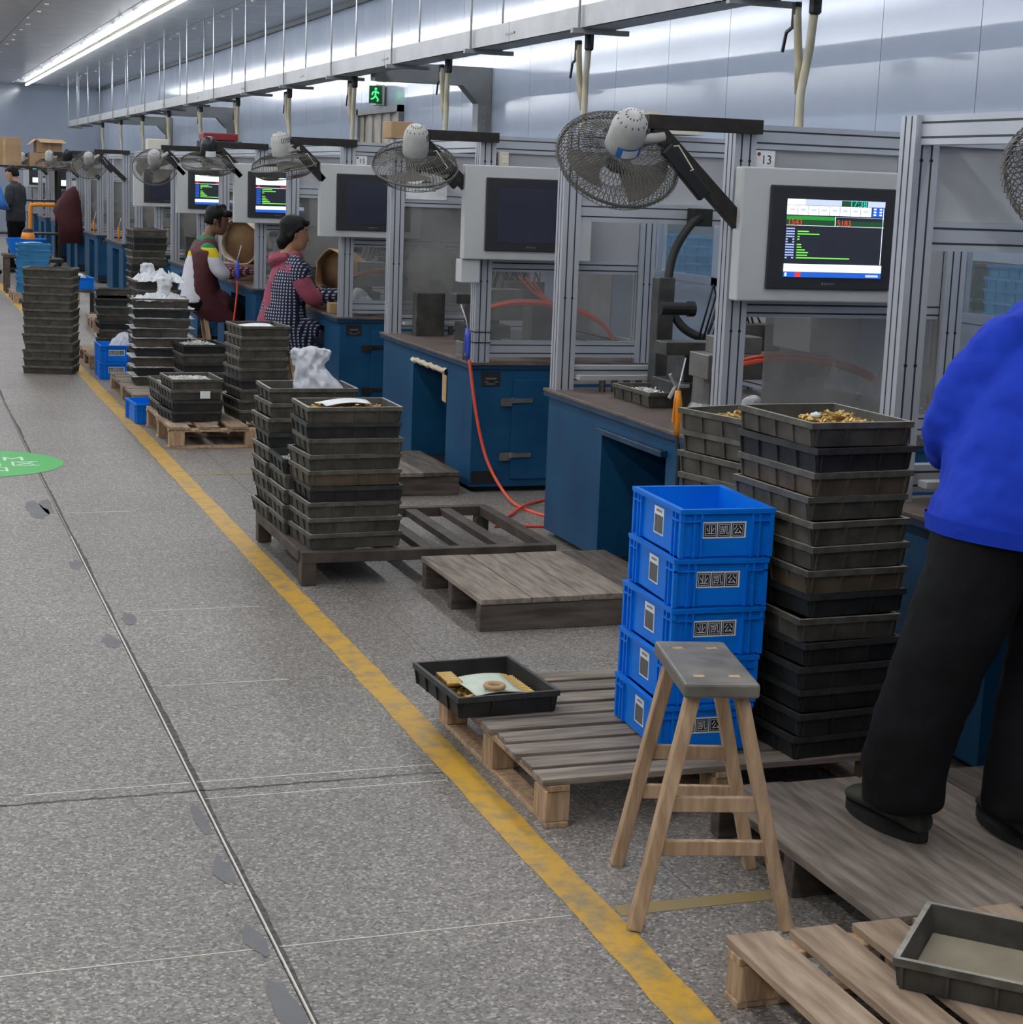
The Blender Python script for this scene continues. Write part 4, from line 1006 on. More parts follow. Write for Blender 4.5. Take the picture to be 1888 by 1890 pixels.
pallet('wooden slatted pallet carrying the tall blue crate stack and trays', 1.54, 2.55, 3.985, 4.93, .13, 'x', 9, 'wood_pallet_grey', 'wood_raw', .02, seed=1)
pallet('pale wooden pallet in the bottom right corner under an empty tray', 1.565, 2.40, 2.0, 3.01, .125, 'y', 6, 'wood_pallet', 'wood_raw', .028, seed=2)
pallet('small wooden pallet carrying tray stacks before the seated woman', 1.545, 2.55, 10.41, 11.4, .132, 'y', 6, 'wood_pallet', 'wood_raw', .05, seed=3)
pallet('wooden pallet beneath the film-lined tray stack', 1.55, 2.2, 12.0, 13.4, .13, 'x', 8, 'wood_pallet_grey', 'wood_pallet', .02, seed=4)
pallet('wooden pallet behind the two stacked blue bins', 1.54, 2.1, 14.7, 15.6, .125, 'x', 7, 'wood_pallet', 'wood_pallet', .02, seed=5)
pallet('distant wooden pallet under the blue tray stack', 1.42, 2.2, 22.0, 22.9, .13, 'x', 7, 'wood_pallet', 'wood_raw', .02, seed=6)
pallet('distant wooden pallet under low blue trays', 1.95, 2.55, 18.2, 18.9, .13, 'x', 7, 'wood_pallet', 'wood_pallet', .02, seed=7)
pallet('far wooden pallet at the left edge under dark trays', .95, 1.5, 26.0, 26.9, .13, 'x', 7, 'wood_pallet', 'wood_raw', .02, seed=8)
platform('low grey plank platform before machine 13 and its knee hole', 2.0, 2.80, 5.92, 6.68, .125, 4, 1)
platform('low grey plank platform under the worker in blue', 1.94, 2.80, 3.03, 3.87, .115, 4, 2)
platform('low dark plank platform at the machine with the red hose', 2.02, 2.80, 8.68, 9.42, .125, 4, 3)
def rack():
    t = thing('steel_rack', 'low dark steel rack with open bars carrying three tray stacks', 'rack', (1.53, 6.76, 0))
    W, D, z = 1.08, .94, .137
    for a, b in (((0, .02, z-.022), (W, .02, z-.022)), ((0, D-.02, z-.022), (W, D-.02, z-.022))): MB().bar(a, b, .05, .044).obj('side_rail', 'rack_steel', t, bevel=.003)
    for x in (.02, W-.02): MB().bar((x, .045, z-.022), (x, D-.045, z-.022), .05, .044).obj('side_rail', 'rack_steel', t, bevel=.003)
    for i in range(5):
        x = .045+(W-.09)*(i+1)/6
        MB().bar((x, .045, z-.02), (x, D-.045, z-.02), .055, .03).obj('cross_bar', 'rack_steel', t, bevel=.002)
    for x in (.03, W-.03):
        for y in (.03, D-.03): box('leg', 'rack_steel', t, x-.03, x+.03, y-.03, y+.03, 0, z-.044, .003)
rack()
def stool():
    c = Vector((1.7355, 3.5225)); a = R(-13.4)
    t = thing('wooden_stool', 'rough wooden stool with worn dark seat before the blue crates', 'stool', (c.x, c.y, 0), a)
    def loc(x, y, z):
        v = Vector((x-c.x, y-c.y)); return Vector((v.x*math.cos(-a)-v.y*math.sin(-a), v.x*math.sin(-a)+v.y*math.cos(-a), z))
    feet = [loc(1.517, 3.355, 0), loc(1.848, 3.268, 0), loc(1.627, 3.722, 0), loc(1.937, 3.625, 0)]
    tops = [Vector((-.05, -.13, .53)), Vector((.05, -.13, .53)), Vector((-.05, .13, .53)), Vector((.05, .13, .53))]
    MB().box(-.084, .084, -.185, .185, .520, .553).obj('seat', 'seat_worn', t, bevel=.006)
    for i in range(4): MB().bar(feet[i]+Vector((0, 0, .0)), tops[i], .03, .036, up=(0, 1, 0)).obj('leg', 'wood_raw', t, bevel=.003)
    def at(i, f): return feet[i]*(1-f)+tops[i]*f
    for i, j, f in ((0, 1, .34), (0, 1, .52), (2, 3, .36), (2, 3, .55)): MB().bar(at(i, f), at(j, f), .016, .034).obj('stretcher', 'wood_raw', t, bevel=.002)
    for x, y in ((-.04, -.12), (.04, -.12), (-.04, .12), (.04, .12)): box('tenon', 'wood_raw', t, x-.012, x+.012, y-.009, y+.009, .5525, .5535)
stool()

# ---------------------------------------------------------------- stacks in place
ZR = .137
s1 = stack(1.565, 6.80, ZR, 9, R(2), 'on the rack, nearest the camera', ['grey', 'black', 'grey', 'grey', 'brown', 'black', 'grey', 'grey', 'grey'], seed=11, ajit=2.5, jit=.008)
heap(s1[-1], 'loose brass and steel parts in the front rack tray', 150, .15, .11, .03, 'brass', 2)
paper('white paper sheet lying in the front rack tray', s1[-1].location.x+.0, s1[-1].location.y+.01, s1[-1].location.z+.058, .22, .16, R(4), curl=.016)
s3 = stack(1.53, 7.112, ZR, 5, R(0), 'on the rack, the low middle one', ['black', 'grey', 'grey', 'grey', 'grey'], seed=12)
heap(s3[-1], 'loose metal parts in the low middle rack tray', 150, .16, .12, .03, 'steel_shiny', 3)
paper('small white note in the low middle rack tray', s3[-1].location.x-.12, s3[-1].location.y-.05, s3[-1].location.z+.042, .06, .08, R(20))
s2 = stack(1.525, 7.42, ZR, 9, R(1), 'on the rack, the rear tall one', ['grey', 'grey', 'grey', 'black', 'grey', 'grey', 'grey', 'grey', 'grey'], seed=13, jit=.009, ajit=2.5)
bag('crumpled clear plastic bag standing in the rear rack tray', s2[-1].location.x+.03, s2[-1].location.y-.02, s2[-1].location.z+.008,
    [(.03, 0, 0, .11, .09), (.025, 0, .05, .105, .08), (-.01, 0, .10, .075, .055), (-.025, 0, .135, .055, .04), (-.03, 0, .16, .07, .035), (-.03, 0, .19, .09, .03), (-.02, 0, .215, .085, .02)], seed=5, amp=.10, n=36)
# blue crates by the stool
for i in range(5):
    crate(1.905+CW/2+.007*i, 4.09+CD/2, .13+CH*i, R(-4+1.0*(i % 3)), 'blue crate with barcode label, %s%s of the stack behind the stool' % (ORD[4-i], '' if i == 4 else ' from top'), 'blue crates behind the stool')
sT = stack(2.235, 3.975, .13, 14, R(4), 'between the blue crates and the worker', ['grey', 'black', 'brown', 'grey', 'grey', 'grey', 'brown', 'black', 'grey', 'black', 'black', 'black', 'black', 'black'], long_x=False, seed=21, jit=.008, ajit=2.2, pitch=.0645)
heap(sT[-1], 'brass pins heaped in the tray by the worker in blue', 160, .09, .07, .045, 'brass', 4, (-.02, -.03))
tag(MB().lathe([(0, 0), (.012, .004), (.014, .012), (0, .018)], 8).obj('crumpled_tissue', 'white_rag', loc=(sT[-1].location.x-.03, sT[-1].location.y-.01, sT[-1].location.z+.05), smooth=True), 'white crumpled tissue on the brass pins', 'tissue')
sTb = stack(2.33, 4.42, .13, 13, R(14), 'behind the tall trays by the crates', ['grey', 'grey', 'grey', 'grey', 'grey', 'black'], long_x=False, seed=22, jit=.01, ajit=2.5, pitch=.0645)
heap(sTb[-1], 'tan metal parts heaped in the rear tray by the crates', 120, .10, .08, .045, 'brass', 5, (.02, .04))
# tray with brass parts on the pallet corner
tp = tray(1.615, 4.715, .131, R(93), 'black', 'black tray of brass parts and paper at the slatted pallet corner')
heap(tp, 'scattered brass and steel parts in the black pallet tray', 230, .165, .12, .016, 'brass', 6, base=.010)
paper('pale green handwritten slip in the black pallet tray', 1.62, 4.70, .172, .15, .2, R(3), 'paper_green', .008)
tag(MB().tube([(.026*math.cos(i*PI/10), .026*math.sin(i*PI/10), 0) for i in range(20)], .008, 6, closed=True).obj('tape_ring', 'kraft', loc=(1.615, 4.625, .190), smooth=True), 'tan ring of tape lying on the green slip', 'tape')
for i in range(6):
    tag(MB().lathe([(0, 0), (.009, 0), (.009, .045), (.006, .05), (0, .05)], 10, Matrix.Rotation(PI/2, 4, 'Y')).obj('brass_bushing', 'brass', loc=(1.505, 4.74+i*.019, .170), smooth=False), 'short brass bushing left of the green slip, %s from the near end' % NTH[i], 'metal part', 'brass bushings in the black tray')
for i in range(12):
    tag(MB().lathe([(0, 0), (.006, 0), (.006, .034), (0, .034)], 8, Matrix.Rotation(PI/2, 4, 'Y')).obj('brass_pin', 'brass', loc=(1.700-.0008*i, 4.60+i*.0165, .166)), 'thin brass pin right of the green slip, %s from the near end' % NTH[i], 'metal part', 'brass pins in the black tray')
# near bottom-right empty tray
tn = tray(1.742+.273, 2.686+.005, .1265, R(-44), 'grey', 'empty grey tray with a dusty bottom in the bottom right corner')
box('dust', 'tray_dust', tn, -TL/2+.022, TL/2-.022, -TW/2+.022, TW/2-.022, .0062, .0075)
# tray on the worktop of machine 13
td = tray(3.20, 7.08, .692, R(92), 'grey', 'grey tray of small dark screws on the worktop of machine 13')
heap(td, 'dark and shiny screws in the worktop tray', 260, .16, .12, .036, 'steel_shiny', 7)
paper('white paper slip on the screws in the worktop tray', 3.27, 6.98, .752, .16, .10, R(20))
tray(2.876+.22, 4.22, .692, R(80), 'brown', 'brown tray on the nearest worktop beside the worker in blue')
# far pallet stacks
sE = stack(1.60, 10.585, .134, 4, R(6), 'with a white tag on the pallet', ['grey', 'grey', 'black', 'black'], long_x=False, seed=31, ajit=4, jit=.01)
heap(sE[-1], 'pale metal parts heaped in the tagged low stack', 170, .16, .12, .04, 'steel_shiny', 8)
tag(MB().box(-.03, .03, -.001, .001, -.022, .022).obj('paper_tag', 'paper', loc=(1.79, sE[-2].location.y-.205, sE[-2].location.z+.035)), 'small white paper tag on the low tray stack', 'tag')
sE2 = stack(1.575, 11.0, .134, 3, R(2), 'on the pallet behind the tagged low stack', 'grey', long_x=False, seed=32)
heap(sE2[-1], 'shiny wrapped parts in the tray behind the tagged stack', 120, .16, .12, .035, 'steel_shiny', 9)
sF = stack(1.995, 10.62, .134, 9, R(3), 'on the pallet before the seated woman', ['grey', 'grey', 'grey', 'grey', 'grey', 'black'], long_x=False, seed=33, ajit=3, jit=.012)
paper('white sheet lying in the top tray before the woman', sF[-1].location.x, sF[-1].location.y-.02, sF[-1].location.z+.05, .2, .3, 0)
sF2 = stack(1.90, 12.15, .131, 5, R(4), 'with bright screws between the seated workers', ['black', 'grey'], long_x=False, seed=34)
heap(sF2[-1], 'bright screws heaped between the seated workers', 200, .16, .12, .06, 'steel_shiny', 10, base=.02)
sG = stack(1.61, 12.50, .131, 9, R(-4), 'lined with torn film, in the middle', ['grey', 'black', 'grey', 'grey', 'brown', 'black', 'brown', 'black'], seed=35, ajit=3, jit=.012, pitch=.068)
for i, tr_ in enumerate(sG[:-1]):
    crumple('torn plastic film edge under the %s film-lined tray' % ORD[8-i-1], tr_.location.x, tr_.location.y, tr_.location.z+TH-.002, .43, .35, .010, 'film', 40+i)
crumple('crumpled white plastic film filling the top film-lined tray', sG[-1].location.x, sG[-1].location.y, sG[-1].location.z+.04, .38, .30, .07, 'film', 60)
bag('limp white plastic bag standing on the film-lined stack', sG[-1].location.x+.03, sG[-1].location.y+.05, sG[-1].location.z+.05, [(0, 0, 0, .05, .05), (0, 0, .06, .04, .04), (.01, 0, .11, .045, .035), (.0, 0, .15, .05, .03)], 'film', 8)
sG2 = stack(1.69, 12.95, .131, 11, R(2), 'topped by white plastic bags', ['grey', 'grey', 'black'], long_x=False, seed=36, jit=.012)
crumple('heap of white crumpled plastic bags on the tall dark stack', sG2[-1].location.x+.03, sG2[-1].location.y-.05, sG2[-1].location.z+.05, .34, .38, .10, 'film', 61)
bag('clear plastic bag on top of the white bag heap', sG2[-1].location.x-.04, sG2[-1].location.y, sG2[-1].location.z+.09, [(0, 0, 0, .04, .04), (0, 0, .05, .045, .03), (0, 0, .09, .06, .03)], 'plastic_bag', 9)
sH = stack(2.13, 16.6, .0, 17, R(2), 'tallest, rising behind the plastic bags', ['grey', 'black', 'black', 'grey'], long_x=False, seed=37, jit=.01)
sI = stack(1.63, 14.85, .126, 8, R(-4), 'behind the two blue bins', ['grey', 'black', 'grey'], long_x=False, seed=38, jit=.02, ajit=4)
sI[-1].rotation_euler.y = R(4); sI[-1].location.z += .01
sL = stack(1.00, 14.44, .0, 13, R(-16), 'standing alone on the aisle floor', 'grey', seed=39, jit=.008, ajit=2)
# blue bins
crate(1.545+CW/2, 14.0+CD/2, 0, 0, 'blue bin, lower of the two beside the yellow line', 'blue bins', code=False)
crate(1.545+CW/2, 14.0+CD/2, CH+.001, R(1), 'blue bin, upper of the two beside the yellow line', 'blue bins', code=False)
bag('clear plastic bag bulging from the upper blue bin', 1.72, 14.14, CH+.02, [(0, 0, 0, .09, .09), (0, 0, .1, .09, .09), (.02, 0, .15, .07, .06), (.05, 0, .2, .05, .05)], 'plastic_bag', 10)
crate(1.478+CW/2, 11.46+CD/2, 0, R(4), 'empty blue bin on the floor behind the tray pallet', 'blue bins', seal=False, code=False)
# distant blue tray stack etc.
stack(1.47, 22.08, .131, 9, 0, 'of blue trays beyond the aisle stack', 'blue', seed=41, jit=.015, pitch=.064)
paper('white paper on the distant blue tray stack', 1.66, 22.2, .131+9*.064+.01, .25, .2, .2)
stack(2.0, 18.22, .131, 4, 0, 'low and blue by the distant machines', 'blue', seed=42, jit=.012)
stack(1.0, 26.1, .131, 12, 0, 'dark, at the far left edge', ['grey', 'black'], seed=43)
crate(2.05, 20.6, .28, R(5), 'distant blue bin holding a white bag', 'blue bins', seal=False, code=False)
tag(MB().box(-.2, .2, -.24, .24, .25, .28).box(-.18, -.14, -.22, -.18, 0, .25).box(.14, .18, -.22, -.18, 0, .25).box(-.18, -.14, .18, .22, 0, .25).box(.14, .18, .18, .22, 0, .25).obj('low_bench', 'wood_dark', loc=(2.05, 20.6, 0)), 'low dark bench carrying the distant blue bin', 'bench')
bag('white bag in the distant blue bin', 2.05, 20.6, .29, [(0, 0, 0, .08, .1), (0, 0, .1, .08, .1), (0, 0, .16, .05, .05)], 'film', 11)
# ---------------------------------------------------------------- air lines and guns
tag(MB().tube(smooth_path([(2.835, 8.70, .71), (2.845, 8.69, .62), (2.875, 8.66, .4), (2.92, 8.62, .2), (2.97, 8.5, .06), (2.99, 8.28, .0085), (3.06, 7.95, .0085), (3.2, 7.6, .0085)]), .0085, 8).obj('air_hose', 'orange_hose', smooth=True), 'bright red-orange air hose hanging from the worktop to the floor', 'air hose')
tag(MB().tube(smooth_path([(2.75, 7.95, .008), (2.85, 8.05, .008), (3.0, 8.25, .018), (3.14, 8.42, .008), (3.4, 8.6, .008)]), .008, 8).obj('air_hose', 'orange_hose', smooth=True), 'second red air hose looping across the floor between the machines', 'air hose')
tag(MB().tube(smooth_path([(2.7, 7.82, .007), (2.82, 7.8, .007), (3.0, 7.76, .007), (3.3, 7.66, .007)]), .007, 8).obj('air_hose', 'orange_hose', smooth=True), 'thin red hose lying on the floor beside the rack', 'air hose')
def gun(x, y, z, mat, lab, tip=1):
    t = thing('air_gun', lab, 'air gun', (x, y, z))
    MB().tube([(0, 0, 0), (.002, 0, .06), (.0, 0, .12), (-.004, 0, .17)], [.010, .014, .016, .011], 10).obj('handle', mat, t, smooth=True)
    MB().bar((-.018, 0, .05), (-.014, 0, .14), .008, .006).obj('trigger', mat, t)
    MB().tube([(-.004, 0, .17), (.01*tip, .01, .21), (.035*tip, .03, .29)], .0035, 6).obj('nozzle', 'steel_shiny', t, smooth=True)
gun(2.83, 8.72, .70, 'blue_handle', 'blue-handled air gun hanging at the worktop with the red hose', -1)
gun(2.79, 6.02, .70, 'orange_plastic', 'orange-handled air gun hanging at the worktop of machine 13', 1)
tag(MB().tube(smooth_path([(2.79, 6.02, .70), (2.795, 6.0, .6), (2.79, 6.0, .4), (2.79, 5.99, .14)]), .008, 8).obj('air_hose', 'black_rubber', smooth=True), 'black hose dropping from the orange air gun', 'air hose')
box_ = MB().box(0, .1, 0, .07, 0, .055).box(.05, .1, .02, .07, .055, .085)
tag(box_.obj('control_box', 'panel_grey', loc=(2.88, 6.08, .691), bevel=.004), 'small grey control box on the worktop edge by the orange gun', 'control box')
crumple('white rag bunched on the worktop by the orange gun', 2.92, 6.02, .692, .13, .12, .07, 'white_rag', 70, 'rag')
tag(MB().box(0, .09, 0, .12, 0, .02).box(.0, .012, 0, .12, .02, .09).obj('bracket', 'steel_mid', loc=(2.86, 8.9, .691), bevel=.002), 'grey angle bracket on the worktop by the blue gun', 'bracket')
for k in (7, 8): gun(XF-.03, BY(k)+.2, .72, 'orange_plastic', 'distant orange air gun on the %s machine' % NTH[k])
bag('crumpled plastic bag stuffed behind the pane of machine 13', XF+.22, BY(1)+.16, .692, [(0, 0, 0, .05, .05), (0, 0, .06, .05, .04), (0, 0, .12, .035, .03), (-.01, 0, .16, .02, .02)], 'film', 12)
bag('white plastic bag on the worktop of the woman', XF+.22, BY(3)+.2, .692, [(0, 0, 0, .1, .07), (0, 0, .05, .09, .06), (-.03, 0, .12, .05, .04), (-.04, 0, .18, .03, .03)], 'film', 13)
# kraft sacks lying open on the worktops of the two seated workers
def sack(label, x, y, z, r, ln, rz, mat):
    t = thing('paper_sack', label, 'sack', (x, y, z), rz)
    n = 24; rs = []; rnd = random.Random(int(x*100+y*10)); ph = rnd.uniform(0, 6)
    prof = [(0, 1.0), (.15, 1.04), (.4, .98), (.7, .9), (1.0, .55)]
    for f, k in prof:
        rs.append([Vector((-f*0+r*k*(1+.06*math.sin(5*a+ph+f*4))*math.cos(a)*1.0, f*ln, r*.95+r*k*.95*(1+.06*math.sin(4*a+f*5))*math.sin(a))) for a in [2*PI*j/n for j in range(n)]])
    o = MB().loft(rs, caps=False).obj('outer', mat, t, smooth=True)
    o.modifiers.new('sub', 'SUBSURF').levels = 2; o.modifiers['sub'].render_levels = 2
    tx = bpy.data.textures.new('crumple', 'VORONOI'); tx.noise_scale = .09
    d = o.modifiers.new('crumple', 'DISPLACE'); d.texture = tx; d.strength = .03; d.mid_level = .2; d.texture_coords = 'LOCAL'
    o.modifiers.new('s', 'SOLIDIFY').thickness = .006
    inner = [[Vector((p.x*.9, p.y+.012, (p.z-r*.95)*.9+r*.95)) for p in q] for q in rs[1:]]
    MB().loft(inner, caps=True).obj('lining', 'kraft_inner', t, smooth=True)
tag(MB().box(-.15, .15, -.05, .27, 0, .098).obj('carton', 'cardboard', loc=(XF+.17, BY(3)+.78, .691), bevel=.003), 'flat tan carton under the kraft sack before the woman', 'box')
sack('open brown kraft sack on the worktop before the woman', XF+.14, BY(3)+.78, .792, .16, .3, R(-48), 'kraft')
tag(MB().box(-.12, .3, -.1, .35, 0, .14).obj('carton', 'cardboard', loc=(XF+.12, BY(4)+1.18, .691), bevel=.003), 'tan carton under the printed sack beyond the man', 'box')
sack('open printed kraft sack on the worktop beyond the man', XF+.08, BY(4)+1.18, .834, .2, .34, R(-45), 'sack_white')
gun(2.76, 14.78, .74, 'blue_handle', 'blue-handled air gun hanging beside the man in the maroon apron', 1)
tag(MB().tube(smooth_path([(2.76, 14.78, .74), (2.755, 14.79, .6), (2.73, 14.81, .35), (2.70, 14.84, .12), (2.72, 14.95, .01)]), .008, 8).obj('air_hose', 'orange_hose', smooth=True), 'orange hose hanging between the two seated workers', 'air hose')
tag(MB().box(0, .13, 0, .09, 0, .07).obj('carton', 'cardboard', loc=(XF+.0, BY(3)+.3, .691), bevel=.003), 'small tan carton on the worktop under the woman hands', 'box')

# ---------------------------------------------------------------- corridor behind the windows
def simple_stack(x, y, n, key, where, h=.064):
    for i in range(n):
        top = n-1-i
        tray(x+.02*(nz(i, int(x*10))-.5), y+.02*(nz(i, 9)-.5), i*h, R(90), key, '%s tray, %s%s of the corridor stack %s' % (CN[key], ORD[top], '' if top == 0 else ' from top', where), 'corridor trays '+where)
for x, y, k_, wh in ((5.75, 7.6, 'blue', 'at the nearest window'), (5.75, 8.06, 'blue', 'second behind the nearest window'), (5.75, 8.55, 'brown', 'of brown trays behind the window'), (5.75, 12.3, 'blue', 'seen through machine 13'), (5.75, 12.75, 'blue', 'farther through machine 13'), (5.75, 13.2, 'blue', 'last through machine 13')):
    simple_stack(x, y, 20, k_, wh)

# ---------------------------------------------------------------- far clutter
def carton(label, x, y, z, sx, sy, sz, rz=0, flaps=False, mat='cardboard'):
    t = thing('carton', label, 'box', (x, y, z), rz)
    box('body', mat, t, 0, sx, 0, sy, 0, sz, .004)
    box('tape', 'kraft', t, sx*.46, sx*.54, -.001, sy+.001, 0, sz+.001)
    if flaps:
        MB().bar((0, .0, sz), (sx, .0, sz), .004, .01).obj('flap', mat, t)
        MB().add([(0, 0, sz), (sx, 0, sz), (sx+.05, -.16, sz-.06), (.05, -.16, sz-.06)], [(0, 1, 2, 3)]).obj('flap', mat, t).modifiers.new('s', 'SOLIDIFY').thickness = .006
        MB().add([(0, 0, sz), (0, sy, sz), (-.12, sy, sz-.1), (-.12, 0, sz-.1)], [(0, 1, 2, 3)]).obj('flap', mat, t).modifiers.new('s', 'SOLIDIFY').thickness = .006
def far_shelf():
    t = thing('storage_shelf', 'distant dark shelf carrying cardboard boxes', 'shelf', (1.2, 31.0, 0))
    for x in (0, 1.55):
        for y in (0, .6): box('post', 'dark_metal', t, x, x+.05, y, y+.05, 0, 1.62)
    for z in (.5, 1.05, 1.6): box('shelf_board', 'dark_metal', t, 0, 1.6, 0, .65, z, z+.03)
far_shelf()
carton('large tan cardboard box on the distant shelf', 1.62, 31.1, 1.631, .55, .5, .46)
carton('open tan cardboard box topping the distant pile', 2.42, 31.15, 1.86, .42, .4, .22, R(3), True)
carton('flat tan carton under the open box', 2.3, 31.12, 1.631, .46, .45, .225)
bag('white foam bag beside the large cardboard box on the shelf', 1.38, 31.3, 1.631, [(0, 0, 0, .2, .2), (0, 0, .3, .22, .2), (0, 0, .5, .18, .15), (0, 0, .62, .08, .08)], 'film', 14)
tag(MB().bar((2.85, 31.2, 1.86), (3.3, 31.2, 1.55), .5, .02).obj('sheet', 'sheet_grey'), 'grey sheet leaning behind the open cardboard box', 'sheet')
# coat on a post
def coat():
    x, y = XF-.13, BY(9)-.03
    rs = []
    for z, rx, ry, cx in ((1.32, .03, .05, .06), (1.25, .09, .07, .04), (1.1, .14, .08, .0), (.95, .17, .08, -.02), (.75, .15, .09, .02), (.45, .16, .09, .02)):
        rs.append([Vector((cx+rx*math.cos(a)*(1+.12*math.sin(6*a+z*9)), ry*math.sin(a), z)) for a in [2*PI*j/20 for j in range(20)]])
    o = MB().loft(rs).obj('coat', 'maroon', smooth=True, loc=(x, y, 0)); o.scale = (1.2, 1.0, 1.0)
    tag(o, 'long maroon coat hanging on a distant machine post', 'coat')
coat()
# yellow-framed cart and jar on blue crate at far left
t = thing('hand_cart', 'distant yellow tubular cart handle at the left', 'cart', (2.0, 27.0, 0))
MB().tube(smooth_path([(0, 0, .3), (0, 0, 1.0), (.05, 0, 1.07), (.35, 0, 1.08)]), .03, 8).obj('handle', 'orange_plastic', t, smooth=True)
MB().box(-.05, .45, -.2, .4, .25, .3).obj('deck', 'dark_metal', t)
for dx in (0, .4):
    for dy in (-.1, .3): MB().lathe([(0, -.02), (.1, -.02), (.1, .02), (0, .02)], 14, Matrix.Translation((dx, dy, .1)) @ Matrix.Rotation(PI/2, 4, 'X')).obj('wheel', 'black_rubber', t)
    box('axle_bracket', 'dark_metal', t, dx-.02, dx+.02, -.12, .32, .09, .25)
tg = thing('plastic_tub', 'distant wide blue tub with a yellow jar standing on it', 'tub', (1.72, 24.0, .5))
MB().lathe([(0, 0), (.2, 0), (.26, .2), (.24, .2), (.19, .02), (0, .02)], 20).obj('tub_body', 'blue_plastic', tg, smooth=False)
st = tag(MB().box(-.3, .3, -.25, .25, .46, .499).box(-.28, -.22, -.23, -.17, 0, .46).box(.22, .28, -.23, -.17, 0, .46).box(-.28, -.22, .17, .23, 0, .46).box(.22, .28, .17, .23, 0, .46).obj('low_bench', 'wood_dark', loc=(1.72, 24.0, 0)), 'low dark bench under the distant blue tub', 'bench')
tj = thing('jar', 'small yellow and black jar in the distant blue tub', 'jar', (1.74, 23.95, .521))
MB().lathe([(0, 0), (.08, 0), (.09, .1), (.09, .2), (.07, .27), (0, .28)], 14).obj('jar_body', 'orange_plastic', tj, smooth=True)
MB().lathe([(.092, .1), (.094, .12), (.094, .15), (.092, .16)], 14).obj('band', 'paper', tj)
MB().lathe([(.091, .03), (.093, .04), (.093, .085), (.091, .095)], 14).obj('band', 'ink', tj)
MB().lathe([(0, .26), (.075, .26), (.06, .3), (0, .31)], 14).obj('lid', 'ink', tj)
# ---------------------------------------------------------------- people
def ell(c, rx, ry, n=20, ax=None, tw=0, m=None):
    # ring centred on c in the plane spanned by two axes
    c = Vector(c); u, v = ax if ax else (Vector((1, 0, 0)), Vector((0, 1, 0)))
    return [c + u*(rx*math.cos(2*PI*j/n+tw)) + v*(ry*math.sin(2*PI*j/n+tw)) for j in range(n)]
def limb(b, pts, rad, n=14):
    # tapered limb with rounded ends through the joints
    P = smooth_path(pts, 5); m = len(P)
    rs = []
    for i in range(m):
        f = i/(m-1)*(len(rad)-1); j = min(int(f), len(rad)-2); t = f-j
        rs.append(rad[j]*(1-t)+rad[j+1]*t)
    d0 = (P[0]-P[1]).normalized(); d1 = (P[-1]-P[-2]).normalized()
    P = [P[0]+d0*rs[0]*.8, P[0]+d0*rs[0]*.45]+P+[P[-1]+d1*rs[-1]*.45, P[-1]+d1*rs[-1]*.8]
    rs = [rs[0]*.35, rs[0]*.8]+rs+[rs[-1]*.8, rs[-1]*.35]
    b.tube(P, rs, n)
def body_obj(name, b, mat, parent, vox=.012, smooth=6, disp=0, dscale=.12, seed=0):
    o = b.obj(name, mat, parent, smooth=True)
    r = o.modifiers.new('remesh', 'REMESH'); r.mode = 'VOXEL'; r.voxel_size = vox; r.use_smooth_shade = True
    s = o.modifiers.new('smooth', 'SMOOTH'); s.iterations = smooth; s.factor = .5
    if disp:
        tx = bpy.data.textures.new('folds', 'CLOUDS'); tx.noise_scale = dscale; tx.noise_depth = 2
        d = o.modifiers.new('folds', 'DISPLACE'); d.texture = tx; d.strength = disp; d.mid_level = .5; d.texture_coords = 'LOCAL'
    return o
def frame(fwd, up=(0, 0, 1)):
    f = Vector(fwd).normalized(); u = Vector(up); s = f.cross(u).normalized(); u = s.cross(f).normalized()
    return f, s, u      # forward, right, up
def head(b, hb, c, fwd, up, sc=1.0):
    # skull with jaw, nose, brow, lips, ears into b ; c is the head centre
    f, s, u = frame(fwd, up)
    def P(x, y, z): return Vector(c)+f*(x*sc)+s*(y*sc)+u*(z*sc)
    rs = []
    for z, cx, rx, ry in ((-.115, .045, .022, .026), (-.105, .035, .045, .045), (-.08, .022, .066, .058), (-.045, .012, .08, .066), (0, .004, .092, .073), (.045, -.004, .097, .076), (.08, -.008, .088, .068), (.105, -.012, .06, .048), (.118, -.014, .022, .02)):
        rs.append([P(cx+rx*math.cos(2*PI*j/20), ry*math.sin(2*PI*j/20), z) for j in range(20)])
    b.loft(rs)
    b.tube([P(.088, 0, .02), P(.102, 0, -.012), P(.112, 0, -.03), P(.09, 0, -.042)], [.007*sc, .010*sc, .014*sc, .010*sc], 8)   # nose
    b.tube([P(.078, -.035, .028), P(.092, 0, .033), P(.078, .035, .028)], .008*sc, 6)     # brow
    b.tube([P(.076, -.022, -.068), P(.092, 0, -.066), P(.076, .022, -.068)], .007*sc, 6)  # lips
    b.tube([P(.074, -.02, -.08), P(.088, 0, -.08), P(.074, .02, -.08)], .008*sc, 6)
    for e in (-1, 1):
        b.tube([P(-.005, e*.07, .02), P(-.012, e*.082, .012), P(-.01, e*.08, -.015), P(.0, e*.07, -.03)], [.008*sc, .012*sc, .011*sc, .007*sc], 7)   # ears
    b.tube([P(-.02, 0, -.06), P(-.035, 0, -.12), P(-.045, 0, -.17)], [.05*sc, .05*sc, .056*sc], 14)   # neck
